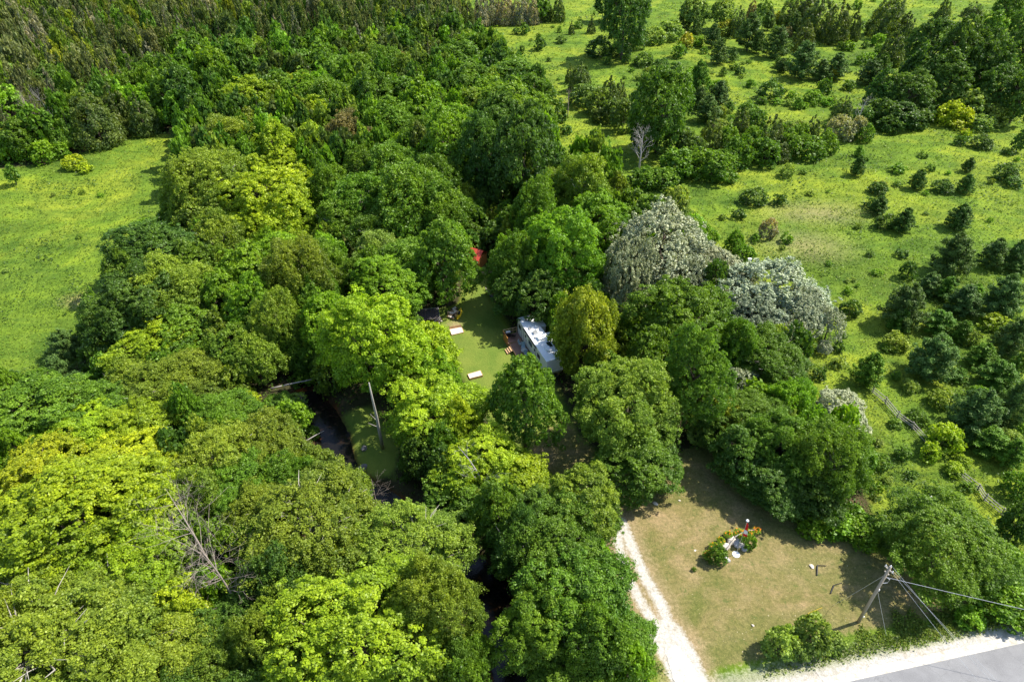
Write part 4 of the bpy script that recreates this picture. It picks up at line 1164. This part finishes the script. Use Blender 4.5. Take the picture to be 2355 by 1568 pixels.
# firewood heaps
def heap(px, py, n, rx, ry, seed, where, group):
    rs = random.Random(seed); c = P(px, py)
    me = []
    for k in range(3):
        m = MB(); m.tube([(-.28, 0, 0), (.28, 0, 0)], [.15, .13], 8); me.append(m.mesh('firewood_log', (M_WOOD, M_PALESTONE, M_RUST)[k]))
    for i in range(n):
        rr = math.sqrt(rs.random()); a = rs.random()*6.283
        o = link('firewood_log', me[rs.randrange(3)], None, (c.x+math.cos(a)*rr*rx, c.y+math.sin(a)*rr*ry, .14+(1-rr)*.6*rs.random()+.05))
        o.rotation_euler = (rs.uniform(-.4, .4), rs.uniform(-.5, .5), rs.random()*6.28); s = rs.uniform(.8, 1.4); o.scale = (s, s, s)
        tag(o, 'cut firewood piece in the ' + where, 'firewood', group)
heap(1042, 722, 34, .85, 1.5, 2, 'loose heap beside the yellow kayak', 'firewood heap by the kayak')
heap(1006, 742, 22, .55, 1.3, 3, 'small stack right of the dark lean-to', 'firewood stack by the lean-to')
# dark lean-to
o = P(983, 741); e = empty('lean_to', (o.x, o.y, 0), .18)
m = MB()
for k in range(9): m.box((-1.7+k*.425, 0, 1.55), (.40, 2.3, .04), rx=.22)
m.build('roof', M_DARKROOF, e)
for x in (-1.75, 1.75):
    for y in (-1, 1): MB().box((x, y, .75 if y < 0 else .9), (.1, .1, 1.25 if y < 0 else 1.7)).build('post', M_OLDWOOD, e)
MB().box((1.92, 0, 1.6), (.05, 2.35, .09), rx=.22).box((0, 1.19, 1.80), (3.8, .04, .12)).build('fascia', M_METAL, e)
MB().box((0, .95, .8), (3.4, .04, 1.4)).build('back_wall', M_OLDWOOD, e)
tag(e, 'dark low lean-to roof half under the lime maple', 'shed')
# dark bench / swing frame beside the shaded lawn
o = P(1126, 682); e = empty('garden_bench', (o.x, o.y, 0), 1.95)
MB().box((0, 0, .45), (2.4, .5, .06)).build('seat', M_BLACK, e); MB().box((0, .27, .78), (2.4, .05, .6)).build('backrest', M_BLACK, e)
for x in (-1.1, 1.1): MB().box((x, 0, .3), (.08, .5, .6)).build('leg', M_BLACK, e)
MB().box((0, .31, 1.12), (2.5, .08, .06)).build('top_rail', M_OLDWOOD, e)
tag(e, 'long dark bench in the shade right of the lawn', 'bench')
# red roofed cabin at the back
o = P(1090, 606); e = empty('red_roof_cabin', (o.x, o.y, 0), -.5); e.scale = (.66, .72, .85)
MB().box((0, 0, 1.2), (5.6, 4.0, 2.4)).build('wall', M_ORANGEWOOD, e)
m = MB(); m.add([(-3.0, -2.4, 2.25), (3.0, -2.4, 2.25), (3.0, 0, 3.7), (-3.0, 0, 3.7), (-3.0, 2.4, 2.25), (3.0, 2.4, 2.25), (-3.0, -2.4, 2.33), (3.0, -2.4, 2.33), (3.0, 0, 3.8), (-3.0, 0, 3.8), (-3.0, 2.4, 2.33), (3.0, 2.4, 2.33)],
    [(0, 3, 2, 1), (3, 4, 5, 2), (6, 7, 8, 9), (9, 8, 11, 10), (0, 1, 7, 6), (4, 10, 11, 5), (0, 6, 9, 3), (3, 9, 10, 4), (1, 2, 8, 7), (2, 5, 11, 8)]); 
for k in range(14):
    x = -2.9+k*.446
    m.add([(x, -2.38, 2.345), (x+.04, -2.38, 2.345), (x+.04, 0, 3.83), (x, 0, 3.83), (x, -2.38, 2.38), (x+.04, -2.38, 2.38), (x+.04, 0, 3.865), (x, 0, 3.865)], [(4, 5, 6, 7), (0, 4, 7, 3), (1, 2, 6, 5), (0, 1, 5, 4)])
m.build('roof', M_RED, e)
w_ = MB().box((1.4, -2.01, 1.4), (1.0, .05, .8)).build('window', M_WHITE, e); MB().box((1.4, -2.042, 1.4), (.84, .02, .66)).build('pane', M_GLASS, w_)
dr = MB().box((-1.0, -2.01, 1.0), (.85, .05, 2.0)).build('door', M_OLDWOOD, e); MB().box((-.7, -2.06, 1.0), (.08, .06, .05)).build('handle', M_METAL, dr)
tag(e, 'small cabin with red metal roof hidden at the back of the clearing', 'cabin')

# ---------------------------------------------------------------- wrecks on the far meadow
def wreck(pa, pb, wd, label, seed, open_=True):
    a, b = P(*pa), P(*pb); d = b-a; e = empty('wrecked_trailer', (a+b)/2, math.atan2(d.y, d.x)); Lw = d.length; rs = random.Random(seed)
    MB().box((0, 0, .45), (Lw, wd, .2)).build('frame', M_RUST, e)
    m = MB()
    for k in range(9): m.box((-Lw/2+Lw*(k+.5)/9, rs.uniform(-.2, .2), .62+rs.random()*.25), (.28, wd*.8, .1), rs.uniform(-.5, .5), rs.uniform(-.2, .2))
    m.build('rubble', M_RUST, e)
    for (x, l, mt, h_) in ((-Lw*.3, Lw*.32, M_METAL, .7), (Lw*.05, Lw*.2, M_WHITE, .9), (Lw*.27, Lw*.16, M_WHITE, 1.0), (Lw*.45, Lw*.1, M_METAL, .8)):
        MB().box((x, -wd/2-.02, h_/2+.15), (l, .05, h_), rs.uniform(-.06, .06), rs.uniform(-.1, .1)).build('side_panel', mt, e)
    MB().box((Lw/2, 0, .6), (.06, wd, .7)).build('end_panel', M_METAL, e)
    for x in (-Lw*.25, Lw*.25): MB().tube([(x, -wd/2+.1, .32), (x, -wd/2+.3, .32)], .32, 12).build('wheel', M_BLACK, e)
    tag(e, label, 'wreck', 'junk on the far meadow')
wreck((1336, 368), (1377, 354), 2.0, 'rusty wrecked trailer with white side panels on the far meadow', 2)
wreck((1374, 415), (1403, 407), 1.8, 'blue-grey metal wreck half hidden by the olive tree', 4)
wreck((1319, 341), (1332, 337), 1.2, 'small dark heap of scrap left of the wrecked trailer', 6)
o = P(1515, 397); MBx = MB().box((0, 0, .4), (.9, .8, .8), .3); ob = MBx.build('white_crate', M_WHITE); ob.location = (o.x, o.y, 0)
m_ = MB().box((0, 0, .83), (.96, .86, .05), .3).build('lid', M_WHITE, ob); tag(ob, 'white box behind the low bushes near the grey dead tree', 'box')

# ---------------------------------------------------------------- rail fences
def rail_fence(px, label, h=1.0, step=3.0, group=None, zig=.05):
    pts = [P(*p) for p in px]; out = []
    for a, b in zip(pts[:-1], pts[1:]):
        k = max(1, round((b-a).length/step))
        for i in range(k): out.append(a.lerp(b, i/k))
    out.append(pts[-1]); o = out[0].copy(); e = empty('rail_fence', o)
    nrm_ = Vector((-(out[-1]-out[0]).y, (out[-1]-out[0]).x, 0)).normalized()
    rp = [p-o+nrm_*(zig*(1 if i % 2 else -1)) for i, p in enumerate(out)]
    for p in rp: MB().tube([p+Vector((.05, 0, 0)), p+Vector((random.uniform(-.08, .08), 0, h+.2))], [.08, .065], 6).build('post', M_OLDWOOD, e)
    for i in range(len(rp)-1):
        for k in range(3):
            z1 = .25+.36*k; d = (rp[i+1]-rp[i]).normalized()*.25
            MB().tube([rp[i]-d+Vector((0, 0, z1+random.uniform(-.05, .05))), rp[i+1]+d+Vector((0, 0, z1+random.uniform(-.12, .05)))], [.06, .05], 5).build('rail', M_RAIL, e)
    return tag(e, label, 'fence', group)
rail_fence([(2005, 903), (2033, 928), (2062, 960), (2095, 985), (2128, 1018)], 'grey split-rail fence across the meadow above the lime shrub', group='split-rail fences on the right meadow')
rail_fence([(2196, 1088), (2245, 1128), (2262, 1150), (2300, 1183)], 'grey split-rail fence piece behind the large roadside tree', group='split-rail fences on the right meadow')

# ---------------------------------------------------------------- flower bed, flagpole, lawn things
bed = [(1668, 1272), (1688, 1242), (1710, 1229), (1733, 1226)]
pts = [P(*p) for p in bed]; e = empty('bed_rail_fence', pts[0])
for p in pts: MB().tube([p-pts[0], p-pts[0]+Vector((0, 0, .8))], .06, 6).build('post', M_OLDWOOD, e)
for a, b in zip(pts[:-1], pts[1:]):
    for z in (.35, .68): MB().tube([a-pts[0]+Vector((0, 0, z)), b-pts[0]+Vector((0, 0, z))], [.06, .05], 6).build('rail', M_OLDWOOD, e)
tag(e, 'low curved rail fence behind the flower bed', 'fence')
for i, (px, py, a, mt, lb) in enumerate([(1666, 1258, .62, M_PALESTONE, 'pinkish pale boulder in the flower bed'), (1681, 1243, .72, M_PALESTONE, 'pink-grey boulder at the middle of the bed'),
     (1698, 1252, .75, M_STONE, 'large flat grey boulder by the flagpole line'), (1711, 1262, .45, M_STONE, 'small pointed grey stone at the right of the bed'), (1670, 1288, .42, M_STONE, 'grey stone at the left bush foot'), (1690, 1240, .4, M_STONE, 'grey rock between the orange lilies')]):
    p = P(px, py); rock(p.x, p.y, .15, a, a*.75, a*.55, mt, lb, 40+i, 'boulders of the flower bed')
def lily(px, py, r, label, seed, nf=16):
    r *= .85; nf = max(4, int(nf*.6))
    p = P(px, py); rs = np.random.RandomState(seed); e = empty('daylily_clump', (p.x, p.y, 0)); n = 340
    a = rs.rand(n)*6.283; t = rs.rand(n); rr = t*r
    pos = np.stack([np.cos(a)*rr, np.sin(a)*rr, .15+.55*np.sin(t*2.3)], 1)
    N_ = nrm(np.stack([np.cos(a)*.6, np.sin(a)*.6, .8+0*a], 1)+rs.normal(size=(n, 3))*.35)
    V, Fq = quads(pos, N_, .16, .045, rs); me = mk_mesh('foliage', V, Fq, M_LEAF, attrs={'v': rs.rand(n), 'y': rs.rand(n)})
    link('foliage', me, e, color=(.20, .31, .03, 1))
    f = MB()
    for k in range(nf):
        aa = rs.rand()*6.28; q = math.sqrt(rs.rand())*r*.85; x, y = math.cos(aa)*q, math.sin(aa)*q; z = .75+rs.rand()*.2
        for j in range(6):
            b = j*1.047+aa; f.add([(x, y, z-.03), (x+math.cos(b-.4)*.045, y+math.sin(b-.4)*.045, z+.03), (x+math.cos(b)*.085, y+math.sin(b)*.085, z+.04), (x+math.cos(b+.4)*.045, y+math.sin(b+.4)*.045, z+.03)], [(0, 1, 2, 3)])
    f.build('flowers', M_ORANGE, e)
    tag(e, label, 'flower', 'orange daylilies of the flower bed')
for i, (px, py, r, nf, lb) in enumerate([(1626, 1283, .75, 30, 'orange daylilies at the lower left tip of the bed'), (1640, 1263, .7, 8, 'leafy daylilies left of the round bush'), (1655, 1250, .6, 8, 'daylilies along the low rail fence'),
      (1672, 1236, .6, 12, 'orange daylilies at the bend of the rail fence'), (1697, 1233, .8, 22, 'orange daylilies behind the grey boulders'), (1718, 1232, .7, 10, 'daylilies at the foot of the flag'), (1737, 1226, .6, 26, 'reddish-orange daylilies at the right tip of the bed')]):
    lily(px, py, r, lb, 70+i, nf)
def placebush(px, py, rx, ry, colk, label):
    x, y, a, b, hc = solve(px, py, rx, ry, -.2); ee = add_tree(x, y, a, b, hc, 'bush', colk, px, py, rx); tag(ee, label, 'shrub', 'shrubs of the flower bed'); THINGS.pop()
placebush(1650, 1279, 22, 22, 'green', 'round dark bush at the left of the flower bed')
placebush(1722, 1247, 16, 18, 'green', 'round bush at the right of the flower bed by the flagpole')
placebush(1596, 1309, 5, 5, 'green', 'tiny lone seedling on the lawn left of the bed')
base = P(1692, 1275); e = empty('flagpole', base)
top = Vector((0, 0, 5.9))
MB().tube([(0, 0, 0), top], [.035, .025], 8).build('pole', M_METAL, e)
MB().tube([(0, 0, 0), (0, 0, .08), (0, 0, .1)], [.42, .42, .3], 20).build('base', M_WHITE, e)
MB().tube([top, top+Vector((0, 0, .07)), top+Vector((0, 0, .16)), top+Vector((0, 0, .2))], [.08, .17, .15, .03], 12).build('finial', M_WHITE, e, True)
tag(e, 'white-topped flagpole standing by the flower bed on a round base', 'flagpole')
fx0 = base+top-Vector((0, 0, .25))
def flagpart(name, z0, z1, mat, parent):
    V_ = []; F_ = []; nx_, nz_ = 14, 8
    for j in range(nz_+1):
        z = z0+(z1-z0)*j/nz_
        for i in range(nx_+1):
            t = i/nx_; ww = .16+.34*(-(z)/2.2)
            V_.append((.03+t*ww, .10*math.sin(t*12+z*.8)*t, z-.25*t))
    for j in range(nz_):
        for i in range(nx_):
            k = j*(nx_+1)+i; F_.append((k, k+1, k+nx_+2, k+nx_+1))
    m = MB(); m.add(V_, F_); o = m.build(name, mat, parent, True); s = o.modifiers.new('s', 'SOLIDIFY'); s.thickness = .01; return o
e = empty('flag', fx0)
flagpart('red_panel', 0, -1.15, M_FRED, e); flagpart('white_panel', -1.16, -1.8, M_WHITE, e); flagpart('lower_red_panel', -1.81, -2.2, M_FRED, e)
tag(e, 'limp red and white flag hanging from the flagpole', 'flag')
# bent rods on the lawn
def rod(pa, pb, pc, label, mat):
    a, b, c = P(*pa), P(*pb), P(*pc); o = b.copy()
    m = MB(); m.tube([a-o+Vector((0, 0, .08)), b-o+Vector((0, 0, .1))], .07, 6); ob = m.build('bent_bar', mat); ob.location = o
    MB().tube([b-o+Vector((0, 0, .1)), c-o+Vector((0, 0, .06))], .035, 6).build('arm', mat, ob)
    tag(ob, label, 'metal bar', 'bent bars on the brown lawn')
rod((1878, 1323), (1879, 1300), (1900, 1301), 'dark bent bar nearest the flower bed on the lawn', M_BLACK)
rod((1909, 1365), (1917, 1346), (1936, 1340), 'dark bent bar at the edge of the big tree shadow', M_BLACK)
M_MUST = simple('mustard_paint', (.42, .30, .03), .6, .15, 5)
rod((1861, 1418), (1857, 1411), (1890, 1397), 'mustard yellow bent bar lying above the roadside bushes', M_MUST)
for i, (px, py, s, lb) in enumerate([(1866, 1302, .3, 'white stone just left of the dark bent bar'), (1598, 1266, .16, 'small white stone left of the flower bed'), (1731, 1438, .15, 'small white stone on the lawn near the roadside bushes'),
                      (1507, 1158, .35, 'pale flat stone on the lawn below the green tree'), (1562, 1151, .16, 'pale stone right of the flat one on the upper lawn'), (2137, 1141, .45, 'pale grey rock in the meadow before the rail fence')]):
    p = P(px, py); rock(p.x, p.y, .05, s, s*.7, s*.35, M_PALESTONE if i < 5 else M_STONE, lb, 90+i, 'pale stones on the lawn')
# small birdhouse on a post behind the poplars
o = P(1716, 628); e = empty('birdhouse', o)
MB().tube([(0, 0, 0), (0, 0, 2.6)], .05, 6).build('post', M_OLDWOOD, e); MB().box((0, 0, 2.75), (.5, .35, .3)).build('box', M_WHITE, e)
MB().box((0, 0, 2.94), (.6, .5, .05)).build('roof', M_WHITE, e); tag(e, 'white birdhouse on a post behind the silver poplars', 'birdhouse')

# ---------------------------------------------------------------- utility pole and wires
base = P(1973, 1430); e = empty('utility_pole', base); PH = 9.6
MB().tube([(0, 0, -.3), (0, 0, PH*.5), (0, 0, PH)], [.17, .15, .125], 12).build('pole', M_POLE, e, True)
MB().box((0, 0, PH-.45), (.9, .1, .1), -1.1).box((0, 0, PH-1.0), (.5, .1, .1), -1.1).build('crossarm', M_OLDWOOD, e)
for k, s in enumerate((-.38, 0, .38)):
    c_, s_ = math.cos(-1.1)*s, math.sin(-1.1)*s
    MB().tube([(c_, s_, PH-.4 if s else PH), (c_, s_, PH-.2 if s else PH+.22)], [.05, .035], 8).build('insulator', M_WHITE, e)
MB().tube([(.14, -.05, PH-2.6), (.5, -.1, PH-2.45), (.55, -.1, PH-1.9), (.2, 0, PH-1.7)], .03, 6).build('cable_loop', M_WIRE, e)
MB().tube([(0, -.155, PH-3.6), (0, -.155, 1.2)], .02, 5).build('ground_wire', M_METAL, e); MB().box((.12, -.12, 1.2), (.2, .08, .1)).build('tag_plate', M_METAL, e)
MB().box((.1, -.1, PH-3.7), (.12, .12, .3)).build('bracket', M_METAL, e)
tag(e, 'grey-brown wooden utility pole on the lawn beside the road', 'utility pole')
def wire(a, b, sag, r, label, group=None, mat=M_WIRE):
    m = MB(); o = Vector(a); N_ = 24
    m.tube([Vector(a).lerp(Vector(b), k/N_)-o-Vector((0, 0, sag*4*(k/N_)*(1-k/N_))) for k in range(N_+1)], r, 5)
    ob = m.build('wire', mat); ob.location = o; return tag(ob, label, 'wire', group)
far = Vector((47.5, 3, 9.2))
for s, lb in ((-.38, 'leftmost of the three thin wires running down from the utility pole'), (0, 'middle of the three thin wires from the utility pole'), (.38, 'rightmost of the three thin wires from the utility pole')):
    d = Vector((math.cos(-1.1)*s, math.sin(-1.1)*s, 0))
    wire(base+d+Vector((0, 0, PH-.2 if s else PH+.2)), far+Vector((s*6, s*2, -.5*abs(s))), .5, .010, lb, 'power wires')
wire(base+Vector((.2, 0, PH-1.7)), Vector((82, 24.6, 8)), .6, .018, 'thick pale cable running right from the utility pole', 'power wires')
wire(base+Vector((-.1, .1, PH-1.7)), P(1915, 1392, 0.02), .05, .014, 'taut guy wire going left from the pole to the lawn')
wire(base+Vector((0, -.15, PH-3.8)), base+Vector((2.2, -1.6, 0.02)), .02, .012, 'faint thin guy wire below the power wires')

# ---------------------------------------------------------------- labels for the trees and shrubs
LM = [((1225,765),'the white trailer'), ((1048,762),'the upper horseshoe pit'), ((1092,862),'the lower horseshoe pit'), ((1098,575),'the red roof'), ((1690,1255),'the flower bed'),
 ((2000,1370),'the utility pole'), ((865,960),'the tall bare snag'), ((670,880),'the creek log'), ((1468,350),'the grey dead tree'), ((1357,360),'the wrecked trailer'), ((485,1290),'the lower-left dead tree'),
 ((110,260),'the top-left dead tree'), ((2070,965),'the upper rail fence'), ((2245,1135),'the lower rail fence'), ((1718,598),'the white birdhouse'), ((1560,1500),'the driveway'), ((1185,1480),'the lower creek'),
 ((320,340),'the left field corner'), ((193,68),'the lone dark spruce'), ((1190,40),'the top grey trees'), ((1985,250),'the leaning bare tree'), ((1450,600),'the silver poplars'), ((1880,480),'the dry meadow patch'),
 ((60,600),'the left field'), ((800,320),'the russet brown tree'), ((1830,100),'the blue-green pines'), ((2230,150),'the upper-right dark trees'), ((790,610),'the brown creek bend'), ((2250,680),'the pines on the right edge'), ((1880,1510),'the roadside bushes'),
 ((540,60),'the top cedar wood'), ((620,462),'the brightest lime tree'), ((180,1110),'the golden lower-left crowns'), ((1437,50),'the tall top-edge tree')]
def word8(dx, dy):
    a = math.degrees(math.atan2(-dy, dx)) % 360
    return ['right of', 'above and right of', 'above', 'above and left of', 'left of', 'below and left of', 'below', 'below and right of'][int((a+22.5)//45) % 8]
ORD = ['nearest', 'second nearest', 'third nearest', 'fourth nearest', 'fifth nearest', 'sixth nearest', 'seventh nearest', 'eighth nearest', 'ninth nearest', 'tenth nearest', 'eleventh nearest', 'twelfth nearest', 'thirteenth nearest', 'fourteenth nearest', 'fifteenth nearest', 'sixteenth nearest', 'seventeenth nearest', 'eighteenth nearest', 'nineteenth nearest', 'twentieth nearest']
B = {}
for t in THINGS:
    e, kind, wd, fx, fy, a = t
    best = sorted(LM, key=lambda L_: math.hypot(L_[0][0]-fx, L_[0][1]-fy))[0]
    dd_ = math.hypot(best[0][0]-fx, best[0][1]-fy)
    rel = word8(fx-best[0][0], fy-best[0][1]) if dd_ > 14 else 'at'
    B.setdefault((wd, KN[kind][1], rel, best[1]), []).append((dd_, t))
for (wd, kn, rel, lm), L_ in B.items():
    L_.sort(key=lambda q: q[0])
    for i, (dd_, t) in enumerate(L_):
        lead = '' if len(L_) == 1 else ((ORD[i] if i < len(ORD) else '%dth nearest' % (i+1))+' ')
        tag(t[0], '%s%s %s %s %s' % (lead, wd, kn, rel, lm), 'shrub' if t[1] == 'bush' else 'tree', GRP[t[1]])
print('things', len(THINGS), 'objects', len(bpy.data.objects))
